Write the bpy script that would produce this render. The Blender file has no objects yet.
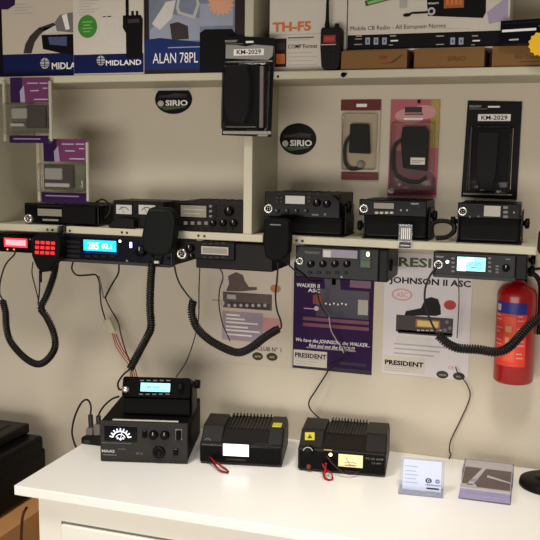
import bpy, bmesh, math, random
from mathutils import Vector, Matrix
random.seed(7)
COL = bpy.context.scene.collection
PI = math.pi
# ------------------------------------------------------------------ camera
F = 840.0
cx = Vector((2570, 148, -F)).normalized()
cd = Vector((-75, 6077, F)); cd = (cd - cx * cd.dot(cx)).normalized()
cy = cd.cross(cx)
if cy.z < 0: cy = -cy
CAM = Vector((0, -2.1, 1.637))
# columns: world X, Y, Z seen from the camera (x right, y down, z forward)
def to_world(v):
    return Vector((cx.dot(v), cy.dot(v), -cd.dot(v)))
def ray(px, py):
    return to_world(Vector(((px - 270) / F, (py - 270) / F, 1.0)))
def P(px, py, y):
    d = ray(px, py); return CAM + d * ((y - CAM.y) / d.y)
def PZ(px, py, z):
    d = ray(px, py); return CAM + d * ((z - CAM.z) / d.z)
def hit(px, py, p0, n):
    d = ray(px, py); return CAM + d * ((p0 - CAM).dot(n) / d.dot(n))
def RC(r, y):
    x0, y0, x1, y1 = r
    mx, my = (x0 + x1) / 2, (y0 + y1) / 2
    return P(x0, my, y).x, P(x1, my, y).x, P(mx, y1, y).z, P(mx, y0, y).z
def SC(px, py, y):           # metres per pixel there
    return (P(px + 1, py, y) - P(px, py, y)).length

cam_d = bpy.data.cameras.new('camera'); cam = bpy.data.objects.new('camera', cam_d); COL.objects.link(cam)
right, up, back = to_world(Vector((1, 0, 0))), to_world(Vector((0, -1, 0))), to_world(Vector((0, 0, -1)))
M = Matrix((right, up, back)).transposed().to_4x4(); M.translation = CAM
cam.matrix_world = M
cam_d.sensor_width = 36; cam_d.sensor_fit = 'HORIZONTAL'; cam_d.lens = 36 * F / 540
cam_d.clip_start = .01
bpy.context.scene.camera = cam

# ------------------------------------------------------------------ materials
MAT = {}
def lin(c):
    return tuple((v / 12.92 if v <= .04045 else ((v + .055) / 1.055) ** 2.4) for v in c)
def mat(key, rgb, rough=.5, metal=0, emit=None, es=1, alpha=1, noise=.06, scale=40, bump=0, coat=0, spec=.18):
    m = bpy.data.materials.new(key); m.use_nodes = True
    nt = m.node_tree; b = nt.nodes['Principled BSDF']
    c = lin([v / 255 for v in rgb])
    b.inputs['Roughness'].default_value = rough; b.inputs['Metallic'].default_value = metal
    b.inputs['Alpha'].default_value = alpha; b.inputs['Coat Weight'].default_value = coat
    b.inputs['Specular IOR Level'].default_value = spec
    tc = nt.nodes.new('ShaderNodeTexCoord'); nz = nt.nodes.new('ShaderNodeTexNoise')
    nz.inputs['Scale'].default_value = scale; nz.inputs['Detail'].default_value = 3
    nt.links.new(tc.outputs['Object'], nz.inputs['Vector'])
    rp = nt.nodes.new('ShaderNodeValToRGB')
    rp.color_ramp.elements[0].color = tuple(v * (1 - noise) for v in c) + (1,)
    rp.color_ramp.elements[1].color = tuple(min(1, v * (1 + noise)) for v in c) + (1,)
    nt.links.new(nz.outputs['Fac'], rp.inputs['Fac']); nt.links.new(rp.outputs['Color'], b.inputs['Base Color'])
    if bump:
        bp = nt.nodes.new('ShaderNodeBump'); bp.inputs['Strength'].default_value = bump; bp.inputs['Distance'].default_value = .002
        nt.links.new(nz.outputs['Fac'], bp.inputs['Height']); nt.links.new(bp.outputs['Normal'], b.inputs['Normal'])
    if emit:
        b.inputs['Emission Color'].default_value = lin([v / 255 for v in emit]) + (1,)
        b.inputs['Emission Strength'].default_value = es
    MAT[key] = m
    return m
mat('wall_paint', (198, 186, 166), .75, noise=.025, scale=6, bump=.03)
mat('floor_wood', (120, 95, 70), .5, noise=.2, scale=9)
mat('shelf_white', (182, 175, 152), .45, noise=.02, scale=8)
mat('counter_white', (247, 243, 235), .3, noise=.012, scale=5, coat=.08, spec=.4)
mat('cabinet_white', (236, 230, 217), .4, noise=.02, scale=5)
mat('drawer_white', (236, 233, 221), .35, noise=.02, scale=5)
mat('black', (11, 10, 10), .38, noise=.25, scale=60, spec=.1)
mat('black_matte', (10, 9, 9), .65, noise=.3, scale=90, spec=.1)
mat('black_gloss', (9, 8, 9), .22, noise=.2, scale=30, spec=.09)
mat('black_olive', (13, 15, 13), .6, noise=.2, scale=80, spec=.12)
mat('charcoal', (28, 26, 25), .45, noise=.15, scale=60, spec=.12)
mat('brown_black', (22, 17, 15), .45, noise=.2, scale=60, spec=.12)
mat('casing_grey', (40, 37, 35), .4, noise=.1, scale=50, spec=.15)
mat('dark_grey', (48, 46, 44), .5, noise=.1)
mat('mid_grey', (112, 108, 104), .5)
mat('light_grey', (178, 172, 166), .45)
mat('amp_brown', (30, 24, 20), .45, noise=.1, spec=.2)
mat('amp_grey', (30, 27, 25), .45, noise=.1, spec=.2)
mat('print_soft', (92, 76, 72), .6, noise=.3, scale=60)
mat('print_haze', (160, 142, 152), .6, noise=.1, scale=14)
mat('panel_flat', (10, 9, 9), .7, noise=.2, scale=40, spec=.06)
mat('silver', (205, 200, 192), .25, metal=.9, noise=.03)
mat('dull_silver', (160, 155, 148), .35, metal=.7, noise=.05)
mat('lcd_off', (158, 150, 136), .3, noise=.05)
mat('lcd_dim', (128, 120, 108), .3, noise=.06)
mat('lcd_purple', (122, 114, 124), .3, noise=.12, scale=60)
mat('lcd_red', (200, 40, 50), .4, emit=(255, 55, 70), es=1.3)
mat('lcd_red_hot', (255, 150, 150), .4, emit=(255, 140, 150), es=1.1)
mat('key_red', (200, 30, 40), .4, emit=(235, 50, 55), es=.8)
mat('lcd_blue', (40, 180, 220), .4, emit=(20, 178, 226), es=1.15)
mat('lcd_blue_text', (220, 250, 255), .4, emit=(205, 248, 255), es=1.2)
mat('halo_blue', (10, 30, 90), .4, emit=(10, 40, 130), es=.35)
mat('lcd_cyan', (130, 225, 225), .4, emit=(130, 232, 226), es=1.05, noise=.2)
mat('lcd_white_cyan', (225, 245, 245), .4, emit=(225, 250, 246), es=1.1)
mat('lcd_pale_blue', (150, 215, 230), .4, emit=(138, 214, 232), es=1.0)
mat('lcd_ink', (40, 90, 105), .4, emit=(50, 120, 140), es=.5)
mat('lcd_white', (240, 240, 250), .4, emit=(246, 244, 255), es=1.0)
mat('lcd_amber', (200, 190, 140), .4, emit=(224, 208, 158), es=.5)
mat('led_white', (255, 245, 220), .3, emit=(255, 240, 200), es=3)
mat('led_green', (190, 255, 170), .3, emit=(215, 255, 180), es=2.0)
mat('led_violet', (190, 170, 255), .3, emit=(180, 165, 255), es=2.5)
mat('led_orange', (255, 150, 60), .3, emit=(255, 140, 60), es=.6)
mat('led_green_dim', (40, 60, 30), .3, emit=(70, 100, 40), es=.25)
mat('meter_black', (8, 8, 14), .2)
mat('meter_white', (235, 238, 255), .4, emit=(225, 228, 255), es=.9)
mat('paper_white', (200, 190, 176), .6, noise=.03)
mat('paper_cream', (196, 182, 164), .6, noise=.04, scale=9)
mat('paper_pale', (206, 198, 198), .5, noise=.04, scale=7)
mat('print_white', (232, 226, 220), .5)
mat('print_grey', (170, 162, 156), .55)
mat('print_faint', (200, 193, 186), .55)
mat('print_black', (15, 12, 14), .45, noise=.2, spec=.1)
mat('print_dark', (58, 48, 48), .45, noise=.2)
mat('print_blue', (16, 22, 70), .35, noise=.08)
mat('print_royal', (27, 44, 96), .35, noise=.15, scale=20)
mat('print_steel', (116, 122, 138), .35, noise=.3, scale=22)
mat('print_skyblue', (146, 150, 164), .35, noise=.2, scale=18)
mat('print_lcd_blue', (74, 80, 116), .4)
mat('print_green', (62, 128, 46), .45, noise=.08)
mat('print_green_light', (124, 176, 96), .45)
mat('print_orange', (196, 108, 62), .5)
mat('print_star', (206, 150, 118), .5, noise=.12)
mat('print_maroon', (34, 15, 20), .4, spec=.3)
mat('print_red', (176, 52, 56), .5)
mat('print_red_faint', (196, 128, 126), .55)
mat('print_brick', (120, 52, 40), .45, noise=.15)
mat('print_purple', (50, 27, 66), .55, spec=.05, noise=.1, scale=12)
mat('print_purple_dark', (38, 27, 44), .3, noise=.25, scale=30)
mat('print_magenta', (100, 50, 84), .3, noise=.15, scale=30)
mat('print_plum_red', (108, 50, 70), .35, noise=.2, scale=25)
mat('print_lilac', (160, 146, 168), .45, noise=.1, scale=12)
mat('print_pink', (170, 92, 100), .35, noise=.12, scale=25)
mat('print_pink_light', (196, 140, 138), .35, noise=.08)
mat('print_yellow', (166, 142, 80), .35, noise=.1)
mat('print_amber', (206, 178, 104), .4)
mat('print_amber_dark', (150, 92, 44), .4)
mat('print_olive', (70, 86, 50), .45, noise=.3, scale=60)
mat('print_oval', (52, 48, 34), .45, noise=.2)
mat('print_gold', (172, 108, 68), .45)
mat('header_maroon', (96, 36, 30), .35, noise=.12)
mat('sticker_yellow', (198, 186, 52), .5)
mat('bright_yellow', (226, 178, 32), .45, noise=.05)
mat('cardboard', (120, 86, 48), .7, noise=.07, scale=30)
mat('cardboard_dark', (124, 84, 46), .75, noise=.07)
mat('cardboard_print', (92, 58, 34), .7)
mat('table_brown', (184, 134, 84), .6, noise=.1, scale=20)
mat('ext_red', (150, 10, 16), .3, noise=.05, coat=.15, spec=.4)
mat('ext_blue', (44, 48, 126), .35)
mat('ext_orange', (214, 84, 58), .4, noise=.12, scale=40)
mat('ext_label', (206, 62, 46), .4)
mat('wire_black', (15, 11, 10), .5, noise=.2, spec=.3)
mat('coil_black', (17, 12, 11), .45, noise=.2, spec=.3)
mat('wire_brown', (58, 34, 24), .5)
mat('wire_red', (150, 24, 34), .45)
mat('wire_orange', (150, 84, 48), .5)
mat('wire_white', (206, 190, 172), .5)
mat('wire_grey', (120, 112, 106), .45)
mat('connector_grey', (104, 98, 92), .4)
mat('connector_clear', (196, 188, 160), .3, alpha=.75)
mat('card_blue', (196, 202, 224), .4, noise=.04)
mat('card_blue_dark', (150, 160, 196), .4)
mat('card_ink', (30, 36, 74), .4)
mat('leaflet_edge', (150, 142, 172), .5, noise=.12, scale=80)
mat('leaflet_brown', (92, 78, 76), .3, noise=.25, scale=30)
mat('leaflet_light', (184, 176, 176), .3, noise=.1)
mat('pinkish', (130, 82, 72), .5)
mat('navy_gloss', (9, 10, 20), .25, noise=.2, spec=.1)
mat('device_silver', (150, 148, 140), .35, noise=.08)
mat('device_green', (96, 100, 84), .4, noise=.12)

def clear(key, tint, base, haze, rough=.08, gloss=1.0):
    m = bpy.data.materials.new(key); m.use_nodes = True; nt = m.node_tree; nt.nodes.clear()
    out = nt.nodes.new('ShaderNodeOutputMaterial'); tr = nt.nodes.new('ShaderNodeBsdfTransparent'); gl = nt.nodes.new('ShaderNodeBsdfGlossy'); df = nt.nodes.new('ShaderNodeBsdfDiffuse')
    lw = nt.nodes.new('ShaderNodeFresnel'); lw.inputs['IOR'].default_value = 1.45
    nz = nt.nodes.new('ShaderNodeTexNoise'); nz.inputs['Scale'].default_value = 14; tc = nt.nodes.new('ShaderNodeTexCoord'); bp = nt.nodes.new('ShaderNodeBump'); bp.inputs['Strength'].default_value = .35; bp.inputs['Distance'].default_value = .01
    nt.links.new(tc.outputs['Object'], nz.inputs['Vector']); nt.links.new(nz.outputs['Fac'], bp.inputs['Height']); nt.links.new(bp.outputs['Normal'], gl.inputs['Normal'])
    tr.inputs['Color'].default_value = lin([v / 255 for v in tint]) + (1,); df.inputs['Color'].default_value = lin([v / 255 for v in base]) + (1,); gl.inputs['Roughness'].default_value = rough
    m1 = nt.nodes.new('ShaderNodeMixShader'); m1.inputs[0].default_value = haze; m2 = nt.nodes.new('ShaderNodeMixShader'); mu = nt.nodes.new('ShaderNodeMath'); mu.operation = 'MULTIPLY'; mu.inputs[1].default_value = gloss
    nt.links.new(tr.outputs[0], m1.inputs[1]); nt.links.new(df.outputs[0], m1.inputs[2]); nt.links.new(lw.outputs[0], mu.inputs[0]); nt.links.new(mu.outputs[0], m2.inputs[0])
    nt.links.new(m1.outputs[0], m2.inputs[1]); nt.links.new(gl.outputs[0], m2.inputs[2]); nt.links.new(m2.outputs[0], out.inputs['Surface']); MAT[key] = m
clear('clear_plastic', (246, 244, 240), (220, 216, 206), .02, gloss=.6)
clear('clear_edge', (235, 230, 220), (226, 220, 204), .42)
clear('clear_dark', (225, 222, 226), (60, 54, 58), .02, .06, .7)
clear('clear_grey', (90, 86, 88), (150, 146, 140), .5)
clear('acrylic', (240, 242, 248), (222, 226, 236), .14, gloss=.6)
# ------------------------------------------------------------------ mesh builder
class MB:
    def __init__(s):
        s.v, s.f, s.mi, s.mk, s.sm = [], [], [], [], []
    def _m(s, m):
        if m not in s.mk: s.mk.append(m)
        return s.mk.index(m)
    def add(s, verts, faces, m, smooth=False):
        o = len(s.v); s.v += [Vector(v) for v in verts]; i = s._m(m)
        for f in faces: s.f.append([o + k for k in f]); s.mi.append(i); s.sm.append(smooth)
    def add_bm(s, bm, m, smooth=False):
        bm.verts.index_update()
        s.add([v.co.copy() for v in bm.verts], [[v.index for v in f.verts] for f in bm.faces], m, smooth); bm.free()
    def box(s, x0, x1, y0, y1, z0, z1, m, bev=0, seg=1):
        bm = bmesh.new(); bmesh.ops.create_cube(bm, size=1)
        for v in bm.verts:
            v.co = Vector(((x0 + x1) / 2 + v.co.x * (x1 - x0), (y0 + y1) / 2 + v.co.y * (y1 - y0), (z0 + z1) / 2 + v.co.z * (z1 - z0)))
        if bev: bmesh.ops.bevel(bm, geom=bm.edges[:], offset=bev, segments=seg, affect='EDGES', profile=.6)
        s.add_bm(bm, m)
    def prism(s, pts, y0, y1, m, bev=0, seg=2):        # pts (x, z), clockwise or not, extruded along y
        bm = bmesh.new()
        a = [bm.verts.new((x, y0, z)) for x, z in pts]
        f = bm.faces.new(a)
        r = bmesh.ops.extrude_face_region(bm, geom=[f])
        for v in [g for g in r['geom'] if isinstance(g, bmesh.types.BMVert)]: v.co.y = y1
        bmesh.ops.recalc_face_normals(bm, faces=bm.faces)
        if bev:
            bmesh.ops.bevel(bm, geom=bm.edges[:], offset=bev, segments=seg, affect='EDGES', profile=.5, clamp_overlap=True)
        s.add_bm(bm, m)
    def xprism(s, pts, x0, x1, m, bev=0):              # pts (y, z) extruded along x
        bm = bmesh.new()
        f = bm.faces.new([bm.verts.new((x0, y, z)) for y, z in pts])
        r = bmesh.ops.extrude_face_region(bm, geom=[f])
        for v in [g for g in r['geom'] if isinstance(g, bmesh.types.BMVert)]: v.co.x = x1
        bmesh.ops.recalc_face_normals(bm, faces=bm.faces)
        if bev: bmesh.ops.bevel(bm, geom=bm.edges[:], offset=bev, segments=2, affect='EDGES', profile=.5, clamp_overlap=True)
        s.add_bm(bm, m)
    def rect(s, x0, x1, z0, z1, y, m):
        s.add([(x0, y, z0), (x1, y, z0), (x1, y, z1), (x0, y, z1)], [(0, 1, 2, 3)], m)
    def poly(s, pts, y, m):
        s.add([(x, y, z) for x, z in pts], [tuple(range(len(pts)))], m)
    def ell(s, x, z, rx, rz, y, m, n=24, a0=0, a1=2 * PI):
        s.poly([(x + rx * math.cos(a0 + (a1 - a0) * k / n), z + rz * math.sin(a0 + (a1 - a0) * k / n)) for k in range(n)], y, m)
    def ring(s, x, z, r0, r1, y, m, a0=0, a1=2 * PI, n=24):
        v, f = [], []
        for k in range(n + 1):
            a = a0 + (a1 - a0) * k / n
            v += [(x + r0 * math.cos(a), y, z + r0 * math.sin(a)), (x + r1 * math.cos(a), y, z + r1 * math.sin(a))]
            if k < n: f.append((2 * k, 2 * k + 1, 2 * k + 3, 2 * k + 2))
        s.add(v, f, m)
    def lathe(s, prof, m, c=(0, 0, 0), axis='z', seg=28, a0=0, a1=2 * PI, smooth=True):
        v, f = [], []; full = abs(a1 - a0 - 2 * PI) < 1e-6; n = len(prof)
        for k in range(seg + (0 if full else 1)):
            a = a0 + (a1 - a0) * k / seg; ca, sa = math.cos(a), math.sin(a)
            for r, h in prof:
                p = (r * ca, r * sa, h) if axis == 'z' else ((r * ca, h, r * sa) if axis == 'y' else (h, r * ca, r * sa))
                v.append((p[0] + c[0], p[1] + c[1], p[2] + c[2]))
        for k in range(seg):
            k2 = (k + 1) % seg if full else k + 1
            for j in range(n - 1): f.append((k * n + j, k2 * n + j, k2 * n + j + 1, k * n + j + 1))
        s.add(v, f, m, smooth)
    def knob(s, x, z, y, r, h, m, m2=None):            # sticks out towards -y from plane y
        s.lathe([(0, -h), (r * .86, -h), (r * .95, -h * .85), (r, 0)], m, (x, y, z), 'y', 20)
        if m2: s.rect(x - r * .08, x + r * .08, z + r * .2, z + r * .85, y - h - .0004, m2)
    def tube(s, pts, r, m, seg=7, caps=True):
        pts = [Vector(p) for p in pts]; v, f = [], []; nrm = None; n = len(pts)
        for i, p in enumerate(pts):
            t = (pts[min(i + 1, n - 1)] - pts[max(i - 1, 0)]).normalized()
            if nrm is None: nrm = t.orthogonal().normalized()
            else:
                nrm = nrm - t * nrm.dot(t); nrm = nrm.normalized() if nrm.length > 1e-9 else t.orthogonal().normalized()
            bn = t.cross(nrm)
            for k in range(seg):
                a = 2 * PI * k / seg; v.append(p + (nrm * math.cos(a) + bn * math.sin(a)) * r)
        for i in range(n - 1):
            for k in range(seg): f.append((i * seg + k, i * seg + (k + 1) % seg, (i + 1) * seg + (k + 1) % seg, (i + 1) * seg + k))
        if caps: f += [tuple(range(seg)), tuple(range((n - 1) * seg, n * seg))]
        s.add(v, f, m, True)
    def text(s, t, x, z, y, h, m, w=None, align='L', bold=0, shear=0, rot=0):
        cu = bpy.data.curves.new('t', 'FONT'); cu.body = t; cu.size = 1; cu.offset = bold; cu.shear = shear; cu.resolution_u = 2
        o = bpy.data.objects.new('t', cu); COL.objects.link(o)
        dg = bpy.context.evaluated_depsgraph_get(); me = bpy.data.meshes.new_from_object(o.evaluated_get(dg))
        xs = [q.co.x for q in me.vertices]
        if xs:
            wd = max(xs) - min(xs); k = h / .70; kx = (w / wd) if w else k
            ox = min(xs) if align == 'L' else (min(xs) + wd / 2 if align == 'C' else max(xs))
            vs = []
            for q in me.vertices:
                a, b = (q.co.x - ox) * kx, q.co.y * k
                vs.append((x + a * math.cos(rot) - b * math.sin(rot), y, z + a * math.sin(rot) + b * math.cos(rot)))
            s.add(vs, [tuple(p.vertices) for p in me.polygons], m)
        bpy.data.objects.remove(o); bpy.data.curves.remove(cu); bpy.data.meshes.remove(me)
    def xf(s, mtx):
        s.v = [mtx @ p for p in s.v]; return s
    def mesh(s, name, inv=None):
        me = bpy.data.meshes.new(name)
        me.from_pydata([(inv @ p if inv else p) for p in s.v], [], s.f)
        for k in s.mk: me.materials.append(MAT[k])
        me.polygons.foreach_set('material_index', s.mi); me.polygons.foreach_set('use_smooth', s.sm)
        me.update(); return me
def spline(pts, n=10):
    pts = [Vector(p) for p in pts]; q = [pts[0] * 2 - pts[1]] + pts + [pts[-1] * 2 - pts[-2]]; out = []
    for i in range(1, len(q) - 2):
        a, b, c, d = q[i - 1:i + 3]
        for k in range(n):
            t = k / n
            out.append(.5 * ((2 * b) + (c - a) * t + (2 * a - 5 * b + 4 * c - d) * t * t + (3 * b - a - 3 * c + d) * t ** 3))
    out.append(pts[-1]); return out
def coil_pts(path, R, pitch, per=9):
    L = [0]
    for a, b in zip(path, path[1:]): L.append(L[-1] + (b - a).length)
    N = max(8, int(L[-1] / pitch * per)); out = []; j = 0; nrm = None
    for i in range(N + 1):
        d = L[-1] * i / N
        while j < len(path) - 2 and L[j + 1] < d: j += 1
        u = (d - L[j]) / max(1e-9, L[j + 1] - L[j]); p = path[j].lerp(path[j + 1], u)
        t = (path[min(j + 2, len(path) - 1)] - path[max(j - 1, 0)]).normalized()
        if nrm is None: nrm = t.orthogonal().normalized()
        nrm = (nrm - t * nrm.dot(t)).normalized(); bn = t.cross(nrm); a = 2 * PI * i / per
        out.append(p + (nrm * math.cos(a) + bn * math.sin(a)) * R)
    return out

class Thing:
    """an Empty at the thing's base; parts are given in world space (or local=True)"""
    def __init__(s, name, label, cat, loc, rotz=0, group=None):
        o = bpy.data.objects.new(name, None); COL.objects.link(o); o.empty_display_size = .02
        o.location = loc; o.rotation_euler = (0, 0, rotz); o['label'] = label; o['category'] = cat
        if group: o['group'] = group
        s.o = o; s.m = Matrix.Translation(Vector(loc)) @ Matrix.Rotation(rotz, 4, 'Z'); s.inv = s.m.inverted()
    def part(s, name, mb, label=None, local=False, parent=None):
        if not mb.f: return None
        o = bpy.data.objects.new(name, mb.mesh(name, None if local else s.inv)); COL.objects.link(o)
        o.parent = parent or s.o
        if label: o['label'] = label
        return o
def single(name, mb, label, cat, loc, group=None, rotz=0, local=False):
    m = Matrix.Translation(Vector(loc)) @ Matrix.Rotation(rotz, 4, 'Z')
    o = bpy.data.objects.new(name, mb.mesh(name, None if local else m.inverted())); COL.objects.link(o)
    o.location = loc; o.rotation_euler = (0, 0, rotz); o['label'] = label; o['category'] = cat
    if group: o['group'] = group
    return o
def structure(name, mb):
    o = bpy.data.objects.new(name, mb.mesh(name)); COL.objects.link(o); o['kind'] = 'structure'; return o

ZC, ZS, ZU, YS = .874, 1.444, 1.827, -.2           # worktop, lower shelf, upper shelf tops; shelf front
ST = .018                                          # shelf board thickness
# ------------------------------------------------------------------ setting
b = MB(); b.box(-3.2, 1.6, 0, .1, 0, 2.7, 'wall_paint'); structure('wall_back', b)
b = MB(); b.box(-3.2, 1.6, -4.2, .1, -.06, 0, 'floor_wood'); structure('floor', b)

# ------------------------------------------------------------------ shelves
def board(x0, x1, z, label, holes=(), name='shelf_board', group=None):
    t = Thing(name, label, 'shelf', ((x0 + x1) / 2, YS / 2, z - ST), group=group)
    m = MB(); m.box(x0, x1, YS, -.0005, z - ST, z, 'shelf_white', .0015); t.part('board', m)
    for px, py in holes:
        p = P(px, py, YS); q = MB(); q.lathe([(0, -.0004), (.0032, -.0004), (.0032, .002)], 'print_dark', (p.x, YS - .0004, p.z), 'y', 14)
        t.part('screw_hole', q)
    return t
g = 'lower shelf boards'
board(P(36, 150, 0).x - .018, P(57, 226, YS).x, ZS, 'short white shelf board above the red lit display', [(47.5, 229.5), (52.5, 229.8)], group=g)
board(P(66, 226, YS).x, P(144, 230, YS).x, ZS, 'short white shelf board above the bright blue display radio', [(70, 230.6), (122, 232.4), (127, 232.8)], group=g)
board(P(171, 229, YS).x, P(262.7, 235, YS).x, ZS, 'short white shelf board that the white upright divider stands on', [(198.5, 235.6), (204.5, 236)], group=g)
board(P(288, 236, YS).x, P(537.5, 246, YS).x, ZS, 'long white lower shelf board on the right carrying three radios', [(296.5, 240.5), (302.5, 240.8)], group=g)
t = board(P(36, 150, 0).x - .018, .35, ZU, 'long white upper shelf board carrying the product boxes', [(278, 76.5)], 'upper_shelf')
q = MB(); p = P(343.5, 75, YS); q.lathe([(0, -.006), (.005, -.006), (.0055, -.002), (.004, 0)], 'black', (p.x, YS, p.z), 'y', 14); q.box(p.x - .001, p.x + .008, YS - .006, YS - .003, p.z - .001, p.z + .004, 'black')
t.part('screw_head', q)
t = Thing('shelf_divider', 'tall white upright panel dividing the shelves, behind the hanging black blister pack', 'shelf', (P(247.5, 150, YS).x, -.1, ZS))
xa, xb = P(243.3, 180, YS).x, P(251.9, 180, YS).x
q = MB(); q.box(xa, xb, YS + .001, -.0005, ZS + .0005, ZU - ST - .0005, 'shelf_white', .001); t.part('lower_panel', q)
q = MB(); q.box(xa, xb, YS + .001, -.0005, ZU + .0005, 2.3, 'shelf_white', .001); t.part('upper_panel', q)

xe = P(36, 150, 0).x
t = Thing('shelf_end_panel', 'shaded white end panel closing the shelf at the far left edge', 'shelf', (xe - .009, -.1, ZS))
q = MB(); q.box(xe - .018, xe, YS + .001, -.0005, ZS + .0005, ZU - ST - .0005, 'shelf_white', .001); t.part('panel', q)
# ------------------------------------------------------------------ counter, cabinet
b = MB(); b.box(-1.132, .5, -.529, -.001, ZC - .023, ZC, 'counter_white', .002, 2)
single('worktop', b, 'glossy white worktop running along under the shelves', 'worktop', (-.3, -.26, ZC - .023))
t = Thing('white_cabinet', 'white cabinet with a wide drawer beneath the worktop', 'cabinet', (-.3, -.26, 0))
xl = -1.085
b = MB(); b.box(xl, .45, -.505, -.005, .02, ZC - .0235, 'cabinet_white', .002); t.part('carcass', b)
zd = P(63, 523, -.506).z; xd = P(63, 523, -.506).x
for k in range(3):
    z1 = zd - k * .26
    d = MB(); d.box(xd - .004, .43, -.5062, -.5045, z1 - .242, z1 + .004, 'mid_grey'); d.box(xd, .426, -.515, -.505, z1 - .238, z1, 'drawer_white', .002)
    t.part('drawer', d)

# ------------------------------------------------------------------ radios
def radio(name, label, cat, face, y, depth, elems, group=None, case='black', panel='black_gloss', feet=None, base=None, lug=None, chamfer=None, top_plate=False, casing_rect=None, grille=None):
    x0, x1, z0, z1 = RC(face, y)
    t = Thing(name, label, cat, ((x0 + x1) / 2, y + depth / 2, min(z0, ZS) if y > -.201 else z0), group=group)
    yb = min(y + depth, -.012)
    m = MB()
    if casing_rect: cx0, cx1, cz0, cz1 = RC(casing_rect, y + .01)
    else: cx0, cx1, cz0, cz1 = x0 + .002, x1 - .002, z0 + .002, z1 - .002
    m.box(cx0, cx1, y + .009, yb, cz0, cz1, case, .003, 2)
    for k in range(6):      # cooling ribs along the top
        xx = cx0 + (cx1 - cx0) * (k + 1.5) / 8
        m.box(xx - .002, xx + .002, y + .04, yb - .02, cz1 - .002, cz1 + .0015, case)
    t.part('casing', m)
    m = MB(); 
    if chamfer:
        m.prism([(x0, z0), (x1, z0), (x1, z0 + (z1 - z0) * .7), (x1 - chamfer, z1), (x0, z1)], y, y + .012, panel, .002)
    else: m.box(x0, x1, y, y + .012, z0, z1, panel, .0025, 2)
    m.rect(x0 + .004, x1 - .004, z1 - .0042, z1 - .0036, y - .0003, 'dark_grey')
    for e in elems:
        if e[0] == 'txt':
            _, s_, px, py, hp, mk, wpx = e; p = P(px, py, y); sc = SC(px, py, y)
            m.text(s_, p.x, p.z - hp * sc / 2, y - .0005, hp * sc, mk, w=wpx * sc, bold=.01)
    t.part('front_panel', m)
    for e in elems:
        k = e[0]; m = MB()
        if k == 'disp':
            a0, a1, c0, c1 = RC(e[1], y); m.box(a0 - .002, a1 + .002, y - .0012, y + .002, c0 - .002, c1 + .002, 'black_gloss', .0006)
            m.rect(a0, a1, c0, c1, y - .0016, e[2])
            for x_ in (e[3] if len(e) > 3 else []):
                if x_[0] == 't':
                    _, s_, px, py, hp, mk, wpx = x_; p = P(px, py, y); sc = SC(px, py, y)
                    m.text(s_, p.x, p.z - hp * sc / 2, y - .0021, hp * sc, mk, w=wpx * sc, bold=.015)
                elif x_[0] == 'r':
                    a0, a1, c0, c1 = RC(x_[1], y); m.rect(a0, a1, c0, c1, y - (x_[3] if len(x_) > 3 else .0019), x_[2])
            t.part('display', m, e[4] if len(e) > 4 else None)
        elif k == 'knob':
            p = P(e[1], e[2], y); r = e[3] * SC(e[1], e[2], y); m.knob(p.x, p.z, y, r, max(.008, r * 1.1), e[4] if len(e) > 4 else 'charcoal', 'light_grey'); t.part('knob', m)
        elif k == 'sock':
            p = P(e[1], e[2], y); r = e[3] * SC(e[1], e[2], y)
            m.lathe([(r * .55, -.001), (r * .6, -.007), (r * .92, -.007), (r, 0)], 'silver', (p.x, y, p.z), 'y', 22)
            m.lathe([(0, -.003), (r * .58, -.003)], 'black', (p.x, y, p.z), 'y', 18)
            for j in range(4): m.lathe([(0, -.005), (r * .1, -.005), (r * .1, -.002)], 'silver', (p.x + r * .3 * math.cos(j * PI / 2 + .7), y, p.z + r * .3 * math.sin(j * PI / 2 + .7)), 'y', 8)
            t.part('microphone_socket', m)
        elif k == 'btn':
            a0, a1, c0, c1 = RC(e[1], y); m.box(a0, a1, y - .0035, y + .001, c0, c1, e[2] if len(e) > 2 else 'dark_grey', .0008); t.part('button', m)
        elif k == 'led':
            p = P(e[1], e[2], y); r = e[3] * SC(e[1], e[2], y); m.lathe([(0, -.0025), (r * .7, -.002), (r, 0)], e[4], (p.x, y, p.z), 'y', 14); t.part('indicator_light', m)
        elif k == 'box':
            a0, a1, c0, c1 = RC(e[1], y); m.box(a0, a1, y - e[3], y + .002, c0, c1, e[2], .001); t.part(e[4], m)
    if base:      # shelf stand: cradle with back, base plate and arms
        a0, a1, c0, c1 = RC(base, y); c0 = ZS + .0004
        m = MB(); m.box(a0, a1, y + .012, yb - .02, c0, c0 + .003, 'black')
        m.box(a0, a0 + .003, y + .03, y + .11, c0, z0 + (z1 - z0) * .5, 'black'); m.box(a1 - .003, a1, y + .03, y + .11, c0, z0 + (z1 - z0) * .5, 'black')
        t.part('mounting_bracket', m)
        m = MB(); m.box(a0 + .006, a1 - .006, y + .012, yb - .004, c0 + .0035, z0 + .004, 'black_matte', .003)  # dark block added to fill the shadowed space around the bracket
        m.rect(a0 + .014, a1 - .014, c0 + .008, c0 + .0095, y + .0115, 'charcoal')
        t.part('dark_fill_block', m)
    if lug:
        for px, py, r in lug:
            p = P(px, py, y + .03); rr = r * SC(px, py, y); m = MB(); sg = 1 if p.x > (x0 + x1) / 2 else -1
            m.lathe([(0, sg * .012), (rr, sg * .011), (rr * 1.05, sg * .003), (rr * .5, 0), (rr * .5, -sg * .004)], 'black', (p.x, y + .05, p.z), 'x', 18); t.part('bracket_knob', m)
    if top_plate:
        zb = ZS - ST - .0006; m = MB()
        m.box(x0 - .003, x1 + .003, y + .05, y + .11, zb - .003, zb, 'black')
        m.box(x0 - .0035, x0 - .0005, y + .05, y + .11, z0 + (z1 - z0) * .35, zb, 'black'); m.box(x1 + .0005, x1 + .0035, y + .05, y + .11, z0 + (z1 - z0) * .35, zb, 'black')
        t.part('mounting_bracket', m)
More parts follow.
